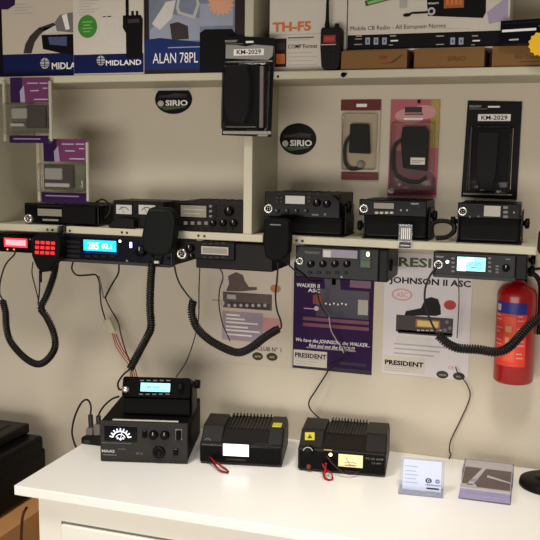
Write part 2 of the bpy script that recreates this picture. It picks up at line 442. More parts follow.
    if feet:
        for xx in (x0 + .02, x1 - .02):
            m = MB(); m.lathe([(0, 0), (.006, 0), (.006, z0 - ZS + .001), (0, z0 - ZS + .001)], 'black', (xx, y + .03, ZS + .0003), 'z', 12); t.part('foot', m)
    return t
gs, gu = 'radios standing on the lower shelf', 'radios mounted under the lower shelf'
YR, YH = -.185, -.212
SH = ZS
radio('cb_radio', 'black radio under the purple blister pack at the left end of the shelf', 'radio', (24.5, 204, 98.5, 223.6), -.175, .15,
      [('disp', (38, 209, 63, 216), 'lcd_dim'), ('sock', 29, 218.5, 4), ('box', (42.5, 219, 58.5, 221), 'dull_silver', .001, 'trim_strip'), ('box', (64, 206.5, 97.5, 223.4), 'black_matte', .012, 'side_module'), ('btn', (38, 205, 62, 206.6), 'charcoal')], gs)
# twin meter
x0, x1, z0, z1 = RC((113, 201, 164, 224.6), -.17)
t = Thing('power_meter', 'dark meter box with two white dials beside the blank black microphone', 'meter', ((x0 + x1) / 2, -.12, ZS), group=None)
m = MB(); m.box(x0, x1, -.165, -.07, ZS + .0005, z1, 'brown_black', .003, 2); t.part('casing', m)
m = MB(); m.box(x0, x1, -.17, -.164, ZS + .0005, z1, 'brown_black', .002); t.part('front_panel', m)
for r in ((116.5, 204.8, 132, 214), (139, 205, 155.5, 214.4)):
    a0, a1, c0, c1 = RC(r, -.17); m = MB(); m.box(a0 - .002, a1 + .002, -.1715, -.169, c0 - .002, c1 + .002, 'black', .0006); m.rect(a0, a1, c0, c1, -.1719, 'light_grey')
    xm = (a0 + a1) / 2; m.ring(xm, c0 + .002, (c1 - c0) * .62, (c1 - c0) * .7, -.1722, 'print_dark', .5, PI - .5, 14)
    dl = t.part('dial', m); m = MB(); m.tube([(xm, -.1724, c0 + .002), (xm - .008, -.1724, c1 - .004)], .0004, 'print_black', 4); t.part('needle', m, parent=dl)
a0, a1, c0, c1 = RC((134, 210, 137, 213), -.17); m = MB(); m.knob((a0 + a1) / 2, (c0 + c1) / 2, -.17, .003, .006, 'charcoal'); t.part('knob', m)
# microphone lying in front of the meter
p0, p1 = PZ(119, 226.2, ZS), PZ(146, 227, ZS)
t = Thing('hand_microphone', 'dark hand microphone lying flat on the shelf in front of the twin dial meter', 'microphone', ((p0.x + p1.x) / 2, -.182, ZS))
m = MB(); m.prism([(p0.x, ZS + .004), (p0.x + .012, ZS + .018), (p0.x + .03, ZS + .026), (p1.x, ZS + .024), (p1.x, ZS + .001), (p0.x + .004, ZS + .0008)], -.195, -.174, 'brown_black', .003); t.part('casing', m)
m = MB(); m.tube(spline([(p0.x + .004, -.185, ZS + .009), (p0.x - .03, -.18, ZS + .006), (p0.x - .07, -.165, ZS + .004), (p0.x - .1, -.14, ZS + .004)]), .0022, 'wire_black'); t.part('cord', m)
# loop of cable beside the first radio
m = MB(); m.tube(spline([P(96, 202, -.11), P(103, 199.5, -.11), P(109.5, 205, -.12), P(109.5, 212.5, -.13), P(104, 218.5, -.14), P(98, 220, -.14)]), .0022, 'wire_black')
single('cable_loop', m, 'black cable looping up beside the radio under the purple blister pack', 'cable', P(104, 221, -.13))

radio('base_radio', 'wide dark radio with a row of knobs against the white upright divider', 'radio', (175, 201.5, 243.2, 232.6), YR, .16,
      [('disp', (181, 205.5, 206.5, 217), 'lcd_dim', [('r', (183, 209, 205, 210.2), 'lcd_off'), ('r', (184, 213, 200, 214), 'lcd_off')]), ('knob', 229.5, 211.3, 4.4, 'black'), ('knob', 213.5, 223.2, 3, 'black'), ('knob', 223.5, 223, 3.4, 'black'), ('knob', 234, 223.3, 3.6, 'black')]
      + [('btn', (209.5 + 4 * i, 205 + 5 * j, 212.5 + 4 * i, 207.5 + 5 * j), 'mid_grey' if i == 0 else 'charcoal') for i in range(2) for j in range(3)]
      + [('btn', (184.2 + 6.8 * i, 221.5, 188 + 6.8 * i, 224.8), 'mid_grey') for i in range(4)] + [('btn', (180 + 7 * i, 228.3, 184 + 7 * i, 230.3), 'charcoal') for i in range(8)], gs, 'brown_black', 'brown_black')
radio('cb_radio', 'black radio raised on a stand, first to the right of the upright divider', 'radio', (264.5, 192.5, 340, 217.5), YR, .15,
      [('disp', (285.5, 195.8, 305, 203.8), 'light_grey'), ('sock', 269, 208.6, 4.6), ('led', 325, 214.5, 1.4, 'mid_grey'), ('knob', 317, 203, 3.6, 'black'), ('knob', 327, 204, 3.6, 'black')]
      + [('knob', x_, 211.2, 2.1, 'dark_grey') for x_ in (277, 287, 296.5, 306)] + [('btn', (276 + 4.2 * i, 196.5 + 4 * j, 279 + 4.2 * i, 198.8 + 4 * j), 'dark_grey') for i in range(2) for j in range(2)]
      + [('btn', (307.5, 196 + 4 * j, 311.5, 198.5 + 4 * j), 'dark_grey') for j in range(2)] + [('btn', (312, 214, 319, 215.5), 'mid_grey')], gs, base=(265, 217, 343, 235), lug=[(345, 207, 6)], chamfer=.022)
radio('cb_radio', 'black radio behind the small clear price ticket holder', 'radio', (359, 200, 427, 216.5), YR, .15,
      [('disp', (374, 203, 394, 208.6), 'lcd_dim'), ('sock', 364.2, 208.5, 4.6), ('led', 401, 210.3, 1, 'light_grey'), ('led', 407, 210.3, 1, 'light_grey'), ('txt', 'PRESIDENT', 411, 203.6, 1.6, 'light_grey', 8), ('btn', (417, 205.5, 421.5, 207.2), 'dark_grey')]
      + [('btn', (375 + 5 * i, 211.6, 378.5 + 5 * i, 213.8), 'light_grey') for i in range(4)], gs, base=(361, 216, 428, 239), lug=[(361, 226, 5), (431, 216, 5)])
radio('cb_radio', 'black radio with a square grey display at the right end of the shelf', 'radio', (457.6, 203.2, 520.8, 219), YR, .15,
      [('disp', (484, 205.8, 500.5, 216.4), 'lcd_off'), ('sock', 462.8, 211.2, 4.8), ('btn', (503.2, 206.2, 508, 209), 'mid_grey'), ('btn', (503.2, 210.8, 508, 213.6), 'mid_grey'), ('btn', (503.2, 215.4, 508, 218), 'mid_grey'), ('led', 514, 212.5, .9, 'light_grey'), ('led', 471.5, 211.5, 1, 'dark_grey'), ('led', 478.5, 216.5, 1.1, 'mid_grey'), ('led', 470, 217, 1.1, 'mid_grey')], gs,
      base=(456, 218, 522, 243), lug=[(455, 222, 5), (524, 224, 5.5)])
# cord bundle between two radios on the right
m = MB()
path = spline([P(433, 237, -.15), P(430.5, 229, -.15), P(434, 222.5, -.14), P(444, 220.8, -.13), P(453, 224, -.14), P(454, 231, -.16), P(447, 237, -.17), P(436, 238, -.165)], 12)
m.tube(coil_pts(path, .0045, .0034), .0015, 'coil_black', 5)
single('coiled_cord', m, 'black coiled cord curled on the shelf between two radios on the right', 'cord', P(444, 239, -.16))
# price ticket holder
a0, a1, c0, c1 = RC((398.6, 224.4, 412, 248.8), -.206)
t = Thing('price_ticket_holder', 'small clear price ticket holder clipped on the right shelf edge', 'price ticket', ((a0 + a1) / 2, -.205, c0))
m = MB(); m.box(a0, a1, -.2065, -.205, c0, c1, 'acrylic'); m.box(a0, a1, -.205, -.201, c0, c0 + .003, 'acrylic'); t.part('holder', m)
m = MB(); m.rect(a0 + .002, a1 - .002, c0 + .018, c1 - .004, -.2069, 'mid_grey')
for k in range(5): m.rect(a0 + .006 + k * .0045, a0 + .008 + k * .0045, c0 + .022, c1 - .008, -.2072, 'print_white')
m.rect(a0 + .002, a1 - .002, c0 + .002, c0 + .015, -.2069, 'print_dark'); m.rect(a0 + .005, a1 - .005, c0 + .006, c0 + .009, -.2072, 'light_grey'); t.part('ticket', m)

# ------------------------------------------------------------------ radios under the shelf
radio('mobile_radio', 'black mobile radio with a glowing red display under the left shelf end', 'radio', (-42, 236, 33, 251.3), YH, .15,
      [('disp', (4.4, 238.2, 27.6, 247.2), 'lcd_red', [('r', (6, 239.8, 26, 245.4), 'lcd_red_hot')]), ('led', 7.5, 249.4, .8, 'led_orange'), ('led', 14, 249.5, .8, 'led_orange'), ('led', 30, 239.5, .8, 'mid_grey')], gu, top_plate=True)
radio('mobile_radio', 'wide black mobile radio with a bright blue display under the shelf', 'radio', (59.5, 236.5, 172, 264), YH, .16,
      [('disp', (83.8, 240.2, 116.6, 251.2), 'lcd_blue', [('t', '285', 88, 245.4, 6, 'lcd_blue_text', 11), ('t', '02.1', 102, 245.8, 4.6, 'lcd_blue_text', 10)]),
       ('box', (83.5, 252.6, 117, 253.8), 'halo_blue', .001, 'light_bar'), ('led', 120, 241.2, 1.2, 'led_white'), ('disp', (129.8, 242, 132.4, 247.8), 'led_violet'), ('led', 127, 261, 1.2, 'mid_grey'), ('box', (60, 261.4, 171, 264.4), 'dark_grey', .002, 'trim_strip'), ('led', 155, 262, 1.3, 'mid_grey')]  # halo strip paints the blue display's glow just below it
      + [('box', (62, 240.5 + 4.6 * j, 80, 243.5 + 4.6 * j), 'charcoal', .001, 'speaker_slot') for j in range(4)] + [('btn', (86 + 8 * i, 255.2, 91 + 8 * i, 257.4), 'charcoal') for i in range(4)] + [('knob', 142, 251, 5, 'black')], gu, panel='navy_gloss')
radio('mobile_radio', 'black radio with a grey unlit display under the shelf below the upright divider', 'radio', (178, 241.5, 234, 259.5), YH, .16,
      [('disp', (201.5, 246.6, 228.5, 254.6), 'lcd_off', [('r', (203, 248, 227, 253.2), 'lcd_dim')]), ('sock', 182.4, 253.6, 5), ('knob', 190.5, 248.5, 4, 'black'), ('knob', 192, 256.5, 2.6, 'black')]
      + [('btn', (203 + 6.2 * i, 242.8, 207.2 + 6.2 * i, 244.4), 'dark_grey') for i in range(4)] + [('btn', (203 + 6.2 * i, 256.6, 207.2 + 6.2 * i, 258.2), 'dark_grey') for i in range(4)], gu, 'brown_black', 'black', casing_rect=(196, 243.5, 272.5, 270))
radio('mobile_radio', 'dark radio with one lit green digit under the right shelf', 'radio', (295.5, 247.3, 378.5, 279.5), YH, .15,
      [('disp', (322.8, 249.8, 357.5, 257.8), 'lcd_purple', [('r', (323.5, 250.4, 331, 257.2), 'light_grey')]), ('disp', (360.5, 250.2, 370.6, 267.6), 'meter_black', [('t', '0', 366.4, 254, 5, 'led_green', 3.4), ('r', (361.4, 261.4, 369.8, 266.8), 'led_green_dim')]), ('sock', 300.3, 260.8, 3.8), ('txt', 'PRESIDENT', 305, 252.2, 2.2, 'mid_grey', 15)]
      + [('knob', x_, 264, 3.4, 'black') for x_ in (311, 323, 335, 347)] + [('btn', (308 + 9 * i, 271.5, 312 + 9 * i, 274), 'charcoal') for i in range(5)] + [('led', 341.5, 277, 1, 'light_grey')], gu, 'black', 'black_gloss', casing_rect=(300, 248, 388, 280), lug=[(386.5, 266, 6)])
radio('mobile_radio', 'black radio with a bright cyan display above the fire extinguisher', 'radio', (433, 253.2, 516, 279), YH, .15,
      [('disp', (457.2, 257.2, 485.6, 271), 'lcd_cyan', [('r', (457.4, 257.4, 466, 270.8), 'lcd_white_cyan'), ('r', (466, 257.4, 474, 262), 'lcd_white_cyan'), ('t', '27.205', 469, 263.5, 3.6, 'lcd_ink', 12), ('r', (471, 267.3, 482, 268.2), 'lcd_ink')]), ('sock', 438.6, 264.4, 4.8), ('led', 447.4, 261.8, 1.7, 'led_white'), ('btn', (505.5, 258.6, 510.5, 259.8), 'mid_grey'), ('txt', 'PRESIDENT', 436, 256.5, 1.4, 'light_grey', 8), ('box', (434, 275.4, 515.4, 279.2), 'casing_grey', .002, 'trim_strip')]  # lowest grey strip paints the wall's reflection onto the bottom lip
      + [('btn', (451.5, 257.2 + 4.3 * j, 454.8, 259.3 + 4.3 * j), 'mid_grey') for j in range(4)] + [('btn', (488.2, 257.2 + 4.3 * j, 491.4, 259.3 + 4.3 * j), 'mid_grey') for j in range(4)] + [('btn', (495.5, 265.4 + 3 * j, 499, 267 + 3 * j), 'mid_grey') for j in range(3)] + [('knob', 506, 268, 4, 'black')], gu, casing_rect=(436, 252.6, 527.5, 278), lug=[(530, 261, 5), (529, 272, 6)])

# ------------------------------------------------------------------ hand microphones
def mic(label, poly, y, th, mk='black_olive', group=None, grille=None, relief=None, extra=None, bev=.004, name='hand_microphone', cat='microphone', hook=True):
    pw = [(P(a, c, y).x, P(a, c, y).z) for a, c in poly]
    xs = [q[0] for q in pw]; zs = [q[1] for q in pw]
    t = Thing(name, label, cat, ((min(xs) + max(xs)) / 2, y + th / 2, min(zs)), group=group)
    m = MB(); m.prism(pw, y, y + th, mk, bev, 3); t.part('casing', m)
    if grille:
        a0, a1, c0, c1 = RC(grille, y); m = MB(); n = 5
        for k in range(n):
            z_ = c0 + (c1 - c0) * (k + .5) / n; m.box(a0, a1, y - .0012, y + .001, z_ - (c1 - c0) * .16, z_ + (c1 - c0) * .16, 'black_matte', .0004)
        t.part('grille', m)
    if relief:
        m = MB(); px, py, L = relief; p = P(px, py, y + th / 2); s = SC(px, py, y)
        m.lathe([(0, 0), (.0045, 0), (.003, -L * s), (0, -L * s)], 'wire_black', (p.x, y + th / 2, p.z), 'z', 12); t.part('strain_relief', m)
    if hook:
        m = MB(); xm = (min(xs) + max(xs)) / 2; zt = max(zs); m.lathe([(0, 0), (.006, 0), (.006, th * .6), (0, th * .6)], 'dull_silver', (xm, y + th - .001, zt - .03), 'y', 12); t.part('hang_button', m)
    if extra: extra(t, y)
    return t
def keypad(t, y):
    for i in range(4):
        for j in range(3):
            cx_, cy_ = 37.6 + 5.2 * i - .25 * j, 242.4 + 5 * j + .25 * i
            a0, a1, c0, c1 = RC((cx_ - 1.9, cy_ - 1.6, cx_ + 1.9, cy_ + 1.6), y); m = MB(); m.box(a0, a1, y - .002, y + .001, c0, c1, 'key_red', .0006); t.part('key', m)
gm = 'hanging hand microphones'
mic('hand microphone with a glowing red keypad hanging at the shelf gap', [(33, 236), (36, 233.2), (54, 233.2), (58.5, 236), (60, 246), (58.5, 258), (52, 266), (49, 271.5), (40, 272.5), (35.5, 266), (31.5, 256), (30.6, 245)], -.255, .03, 'black_matte', gm, relief=(40.5, 271, 10), extra=keypad)
def m2(t, y):
    a0, a1, c0, c1 = RC((149, 209, 166, 212), y); m = MB(); m.box(a0, a1, y - .0015, y + .001, c0, c1, 'charcoal', .0008); t.part('grille', m)
    a0, a1, c0, c1 = RC((153, 261, 158, 264), y); m = MB(); m.box(a0, a1, y + .004, y + .012, c0, c1, 'dull_silver', .001); t.part('badge', m)
mic('large blank black hand microphone hanging in front of the twin dial meter', [(147, 210), (151, 207), (167, 208), (172, 212), (175, 220), (174, 232), (171.5, 248), (168, 254), (160, 256.5), (149, 255), (142.5, 250), (141, 236), (144, 220)], -.262, .034, 'black_olive', gm, relief=(152.5, 254, 9), extra=m2, bev=.007)
def m3(t, y):
    a0, a1, c0, c1 = RC((270, 224.2, 281, 225.4), y); m = MB(); m.box(a0, a1, y - .001, y + .001, c0, c1, 'mid_grey', .0003); t.part('trim_strip', m)
mic('black hand microphone hanging at the shelf gap right of the upright divider', [(263, 221), (266, 218), (285, 219), (289, 222), (289.4, 240), (288, 254), (282, 260), (272, 261.5), (265, 257), (262.6, 244)], -.255, .03, 'black_matte', gm, relief=(278, 260, 7), extra=m3, bev=.005)
mic('black hand microphone mostly cut off at the right edge beyond the shelf end', [(538.5, 232), (545, 229), (562, 229), (567, 233), (566, 252), (561, 262), (553, 264), (543, 260), (537, 250)], -.235, .03, 'black', gm, relief=(551, 263, 8), grille=(545, 234, 562, 246))

# ------------------------------------------------------------------ cords and cables
def cord(label, segs, loc, name='coiled_cord', cat='cord', group='coiled microphone cords'):
    t = Thing(name, label, cat, loc, group=group)
    for nm, kind, pts, r, mk in segs:
        path = spline([P(*q) for q in pts], 12); m = MB()
        if kind == 'coil':
            m.tube(coil_pts(path, r * 1.5, .0056, 9), .0023, mk, 5); m.tube(path, r * 1.0, mk, 6)
        else: m.tube(path, r, mk, 7)
        t.part(nm, m)
    return t
cord('black coiled cord looping low at the far left below the red keypad microphone', [
    ('coil', 'coil', [(55.5, 238, -.196), (56, 258, -.204), (53.5, 276, -.208), (46.5, 296, -.225), (41, 308, -.24), (46, 316, -.24), (53, 331, -.24), (55, 347, -.24), (47, 360, -.24), (37, 364, -.24), (24, 357, -.24), (11, 342, -.24), (6.5, 328, -.24), (5.5, 312, -.24), (2.5, 300, -.24)], .0052, 'coil_black'),
    ('plain_end', 'wire', [(61.5, 226, -.193), (61, 231, -.197), (59.5, 236, -.2), (57, 242, -.2)], .005, 'wire_black'),
    ('plain_end', 'wire', [(2.5, 300, -.24), (-.5, 292, -.24), (1, 278, -.238), (6, 264, -.23), (14, 255, -.222), (15.5, 250, -.2145)], .0022, 'wire_black'),
    ('mic_lead', 'wire', [(39.5, 275, -.24), (39.5, 290, -.24), (38, 304, -.24)], .002, 'wire_black'),
    ('mic_lead', 'wire', [(33, 262, -.236), (32, 273, -.238), (35, 286, -.24), (38.5, 300, -.24)], .0016, 'wire_black')], P(40, 365, -.24))
cord('black coiled cord running down from the blank black microphone to the small stacked radio', [
    ('coil', 'coil', [(152, 262, -.235), (150.5, 285, -.235), (150, 308, -.235), (151, 327, -.235), (147, 337, -.238), (139, 352, -.25), (130, 369, -.26)], .0058, 'coil_black'),
    ('plain_end', 'wire', [(130, 369, -.26), (123, 375, -.275), (118, 383, -.295), (119, 389, -.31), (121.5, 389.8, -.31)], .0025, 'wire_black')], P(130, 370, -.25))
cord('black coiled cord hanging in a deep curve in front of the cream poster', [
    ('plain_end', 'wire', [(175, 246, -.21), (174, 262, -.215), (178, 280, -.215), (186, 293, -.215), (193, 301, -.215)], .0022, 'wire_black'),
    ('coil', 'coil', [(193, 301, -.215), (191.5, 312, -.215), (196, 326, -.215), (207, 338, -.215), (224, 348, -.215), (239, 352.5, -.215), (252, 347, -.215), (265, 337, -.215), (278, 329, -.215)], .0058, 'coil_black'),
    ('mic_lead', 'wire', [(278, 329, -.215), (281, 328, -.215), (281, 322, -.215), (277, 310, -.218), (275.5, 296, -.225), (277, 280, -.235), (278, 266, -.24)], .0022, 'wire_black')], P(238, 356, -.215))
cord('black coiled cord crossing in front of the fire extinguisher', [
    ('plain_end', 'wire', [(437, 267, -.222), (430, 276, -.228), (425, 290, -.23), (425.5, 306, -.23), (431, 322, -.232), (438, 335, -.235)], .0024, 'wire_black'),
    ('coil', 'coil', [(438, 335, -.235), (447, 343, -.235), (458, 348, -.235), (478, 349.5, -.235), (496, 352, -.235), (508, 348, -.235), (520, 336, -.235), (532, 323, -.235), (545, 313, -.235), (551, 300, -.235), (551, 276, -.22)], .006, 'coil_black')], P(480, 355, -.235))
def wire(label, pts, r=.002, mk='wire_black', name='wire', cat='wire', group=None, n=10):
    m = MB(); m.tube(spline([P(*q) for q in pts], n), r, mk, 6); return single(name, m, label, cat, P(*pts[-1]), group)
wire('thin black wire from under the divider down behind the small stacked radio', [(200, 262, -.1), (199, 290, -.06), (198.5, 318, -.05), (194, 340, -.05), (186, 362, -.06), (176, 377, -.1)], .0016)
wire('thin black wire drooping from the shelf to the dark radio with the green digit', [(281, 257, -.22), (291, 267, -.22), (302, 276, -.222), (312, 281, -.2), (322, 281, -.15)], .002)
wire('short dark wire dangling in front of the cream poster', [(219, 266, -.1), (223, 277, -.07), (219.5, 290, -.05), (219, 305, -.04), (222, 322, -.03), (226, 332, -.03), (230, 341, -.03)], .0017, 'wire_brown')
wire('thin brown wire hanging straight down the pale poster', [(458.5, 276, -.05), (459, 300, -.025), (458, 322, -.02), (457, 338, -.02)], .0012, 'wire_brown')
wire('dark wire trailing from the pale poster down behind the worktop', [(455.5, 367, -.012), (458, 373, -.012), (466, 383, -.012), (470, 393, -.012), (468.5, 402, -.012), (461, 419, -.012), (451, 440, -.012), (449.5, 451, -.012), (451, 454, -.01), (449, 459, -.008)], .0016, 'wire_brown')
t = Thing('power_lead', 'twin power lead from the purple poster down to the amplifier with a yellow meter', 'wire', P(320, 420, -.08))
for k, mk in enumerate(('wire_white', 'wire_brown')):
    m = MB(); m.tube(spline([P(329 + 2.4 * k, 317, -.06), P(331 + 2.4 * k, 330, -.03), P(337 + 2.4 * k, 341, -.02), P(344 + 1.5 * k, 353, -.02)]), .0011, mk, 6); t.part('core', m)
m = MB(); m.tube(spline([P(316, 282, -.12), P(318, 296, -.06), P(322, 308, -.03), P(329, 318, -.025)]), .0014, 'wire_black', 6); t.part('upper_lead', m)
m = MB(); m.tube(spline([P(344.5, 352, -.02), P(346, 357, -.02), P(338, 362, -.02), P(331, 366, -.022), P(325, 376, -.025), P(316, 390, -.03), P(309, 402, -.03), P(311, 410, -.03), P(319, 418, -.03), P(324, 424, -.03)]), .002, 'wire_black', 6); t.part('lower_lead', m)
# wiring loom on the left
t = Thing('wiring_loom', 'thin bundle of wires with pale connector hanging below the blue display radio', 'wire', P(128, 372, -.15))
for nm, pts, r, mk in [
    ('lead', [(73, 262, -.15), (72, 269, -.13), (77, 275, -.1), (88, 275, -.08), (96, 275, -.06), (99.5, 283, -.05), (100, 294, -.05)], .0018, 'wire_black'),
    ('lead', [(119, 265, -.15), (118, 274, -.1), (111, 286, -.06), (105, 298, -.05)], .0018, 'wire_black'),
    ('lead', [(100, 292, -.05), (101.5, 306, -.05), (106, 322, -.05)], .0015, 'wire_brown'),
    ('lead', [(105, 297, -.05), (110, 308, -.05), (118, 322, -.05), (121, 335, -.05), (126, 352, -.06), (130, 362, -.06), (133, 380, -.06)], .0014, 'wire_brown'),
    ('lead', [(114, 334, -.05), (118, 345, -.05), (124, 355, -.06), (131, 364, -.06), (136, 380, -.06)], .0012, 'wire_orange'),
    ('lead', [(116, 334, -.05), (122, 348, -.05), (128, 357, -.06), (134, 366, -.06), (138, 380, -.06)], .0012, 'wire_red'),
    ('lead', [(112, 332, -.05), (116, 346, -.05), (123, 357, -.06), (129, 366, -.06), (131, 380, -.06)], .0012, 'wire_orange'),
    ('lead', [(99, 276, -.055), (102, 290, -.05), (103.5, 298, -.05)], .0016, 'wire_grey')]:
    m = MB(); m.tube(spline([P(*q) for q in pts]), r * 1.35, mk, 6); t.part(nm, m)
m = MB(); p = P(110, 326, -.05); q = Matrix.Translation(p) @ Matrix.Rotation(-.45, 4, 'Y'); m.box(-.011, .011, -.006, .006, -.022, .022, 'connector_clear', .002); m.xf(q); t.part('connector', m, 'pale translucent connector')

# ------------------------------------------------------------------ posters
def sheet(label, x0, x1, z0, z1, mk, draw, y=-.0016, name='poster', cat='poster', group='posters on the wall'):
    m = MB(); m.box(x0, x1, y, -.0006, z0, z1, mk); draw(m, y)
    return single(name, m, label, cat, ((x0 + x1) / 2, -.0006, z0), group)
def pr(m, r, y, mk, k=1):
    a0, a1, c0, c1 = RC(r, y); m.rect(a0, a1, c0, c1, y - .0003 * k, mk)
def pt(m, s, px, py, h, y, mk, w=None, k=2, bold=.01, shear=0, rot=0):
    p = P(px, py, y); sc = SC(px, py, y); m.text(s, p.x, p.z - h * sc / 2, y - .0003 * k, h * sc, mk, w=w * sc if w else None, bold=bold, shear=shear, rot=rot)
def pe(m, px, py, rx, rz, y, mk, k=1):
    p = P(px, py, y); sc = SC(px, py, y); m.ell(p.x, p.z, rx * sc, rz * sc, y - .0003 * k, mk)
def pp(m, pts, y, mk, k=1):
    m.poly([(P(a, c, y).x, P(a, c, y).z) for a, c in pts], y - .0003 * k, mk)
def cream(m, y):
    pr(m, (222, 312, 263, 341), y, 'print_haze'); pr(m, (263, 318, 281, 332), y, 'print_pink_light')
    pp(m, [(226, 291), (229, 284), (228, 276), (236, 272), (243, 275), (245, 281), (249, 287), (257, 287), (257, 290), (240, 291.4)], y, 'print_soft')
    pr(m, (223, 293, 272, 309), y, 'print_soft', 2); pr(m, (228, 302.6, 270, 308.4), y, 'print_dark', 2.5); pr(m, (227, 294.6, 236, 299), y, 'print_grey', 3)
    for k in range(7): pe(m, 229 + k * 6, 305.4, 1.6, 1.6, y, 'print_grey', 3)
    pe(m, 222, 281, 2.6, 2.6, y, 'light_grey', 3); pe(m, 222, 303, 2.6, 2.6, y, 'light_grey', 3); pr(m, (212, 299.7, 221, 300.7), y, 'print_gold', 3)
    pe(m, 275.5, 288.6, 5.4, 4, y, 'print_gold')
    for k, w in enumerate((14, 19, 32, 22, 34, 26)): pr(m, (226, 314.2 + 4 * k, 226 + w, 315.8 + 4 * k), y, 'print_white', 2)
    pt(m, 'CLUB N° 1', 257, 348, 4, y, 'print_black', 24); pe(m, 257.6, 356.2, 5.4, 3.9, y, 'print_oval'); pe(m, 272, 356.8, 5.6, 3.9, y, 'print_oval')
    pt(m, 'AM/FM', 254.6, 356.2, 1.8, y, 'print_amber', 6, 3); pt(m, 'ASC', 269.6, 356.8, 1.8, y, 'print_amber', 5, 3)
x0, z0 = P(207.5, 361, 0).x, P(250, 364.5, 0).z
sheet('cream poster with a radio picture and two dark ovals hanging under the divider', x0, P(291.5, 361, 0).x, z0, z0 + .28, 'paper_cream', cream)
def purple(m, y):
    pt(m, 'WALKER II', 296.5, 284.6, 3.4, y, 'print_white', 23, 2, .02); pt(m, 'ASC', 308, 290, 3.4, y, 'print_white', 12, 2, .02)
    pr(m, (316, 290, 369, 318), y, 'print_purple_dark'); pr(m, (358, 300, 368, 315), y, 'print_grey', 2); pr(m, (332, 272, 336, 285), y, 'print_black', 2)
    pp(m, [(324, 276), (334, 274), (340, 280), (341, 292), (326, 293)], y, 'print_purple_dark', 2); pr(m, (350, 276, 371, 288), y, 'print_magenta')
    pr(m, (313, 295, 322, 304), y, 'print_brick', 2)
    for k in range(6): pe(m, 326 + 4 * k, 303.5 + (.9 if k % 2 else 0), .9, .9, y, 'print_white', 3)
    pe(m, 316.5, 308.4, 2.4, 2.2, y, 'light_grey', 3); pr(m, (304, 308, 314, 309), y, 'print_lilac', 3)
    pr(m, (303, 319, 369, 322.5), y, 'print_plum_red'); pr(m, (303, 325, 369, 328.5), y, 'print_plum_red')
    pt(m, 'We have the JOHNSON, the WALKER...', 296, 339.2, 3.4, y, 'print_white', 72, shear=.25); pt(m, 'Not and out the COOL!!!', 309, 345, 3.4, y, 'print_white', 45, shear=.25)
    pr(m, (306, 349, 356, 349.8), y, 'print_lilac'); pr(m, (293.5, 350.6, 327, 366.6), y, 'paper_white', 2); pt(m, 'PRESIDENT', 295, 354.4, 4.2, y, 'print_dark', 31, 3, .04)
    for k in range(3): pr(m, (296, 358.6 + 2.4 * k, 322 - 5 * k, 359.2 + 2.4 * k), y, 'print_grey', 3)
    pr(m, (340, 362.8, 366, 365.8), y, 'print_purple_dark')
    pr(m, (293, 367.2, 371.5, 370.4), y, 'print_purple_dark')
xa, xb, zb = P(292.6, 368, 0).x, P(371.8, 368, 0).x, P(332, 371.2, 0).z
sheet('dark purple poster with white slogan and radio picture beside the cream poster', xa, xb, zb, zb + .285, 'print_purple', purple)
def pale(m, y):
    pt(m, 'PRESIDENT', 389, 261, 8.6, y, 'print_olive', 92, 2, .03)
    pt(m, 'JOHNSON II ASC', 389.5, 279.4, 5.8, y, 'print_black', 79, 2, .03); pe(m, 402, 294.6, 10.5, 6.2, y, 'print_pink_light'); pt(m, 'ASC', 396.5, 294.2, 5, y, 'print_red_faint', 11, 2)
    pe(m, 402, 294.6, 8.5, 4.6, y, 'paper_pale', 1.5)
    pp(m, [(404, 316.4), (406, 311), (414, 309.5), (421, 308), (425, 299), (431, 297), (438, 299), (440.5, 306), (441, 314.5), (436, 316), (420, 315.5)], y, 'print_black')
    pr(m, (396, 316.6, 453, 333.6), y, 'print_dark', 2); pr(m, (415.6, 319.8, 440, 328), y, 'print_amber_dark', 3); pr(m, (417.4, 321, 438.4, 326.8), y, 'print_amber', 4)
    pr(m, (398, 331.4, 452, 335.2), y, 'print_dark', 2)
    for k in range(6): pr(m, (417 + 4.4 * k, 329.6, 420 + 4.4 * k, 331), y, 'print_grey', 4)
    for a, c in ((447, 322), (450, 328), (445, 330)): pe(m, a, c, 1.8, 1.8, y, 'mid_grey', 4)
    pe(m, 450, 305, 6.2, 5, y, 'print_red')
    pr(m, (396, 337, 432, 344), y, 'print_faint')
    for k in range(3): pr(m, (394, 345 + 4.4 * k, 446 - 6 * k, 346.4 + 4.4 * k), y, 'print_grey', 2)
    pr(m, (383.6, 356.6, 425, 372.4), y, 'paper_white', 2); pt(m, 'PRESIDENT', 385, 361.6, 4.4, y, 'print_black', 38, 3, .04)
    for k in range(3): pr(m, (385, 366.2 + 2 * k, 420 - 5 * k, 366.8 + 2 * k), y, 'print_grey', 3)
    pe(m, 442.4, 374.6, 6, 4, y, 'print_oval'); pe(m, 458.8, 376.2, 6, 4, y, 'print_oval'); pt(m, 'AM/FM', 439, 374.6, 1.8, y, 'print_grey', 7, 3); pt(m, 'ASC', 456, 376.2, 1.8, y, 'print_grey', 6, 3); pt(m, 'CE', 448, 367.4, 3, y, 'print_red_faint', 6, 2)
xa, xb, zb = P(382, 366, 0).x, P(468.6, 366, 0).x, P(425, 376.6, 0).z
sheet('pale grey poster with black title and amber radio display beside the fire extinguisher', xa, xb, zb, P(430, 254, 0).z, 'paper_pale', pale)

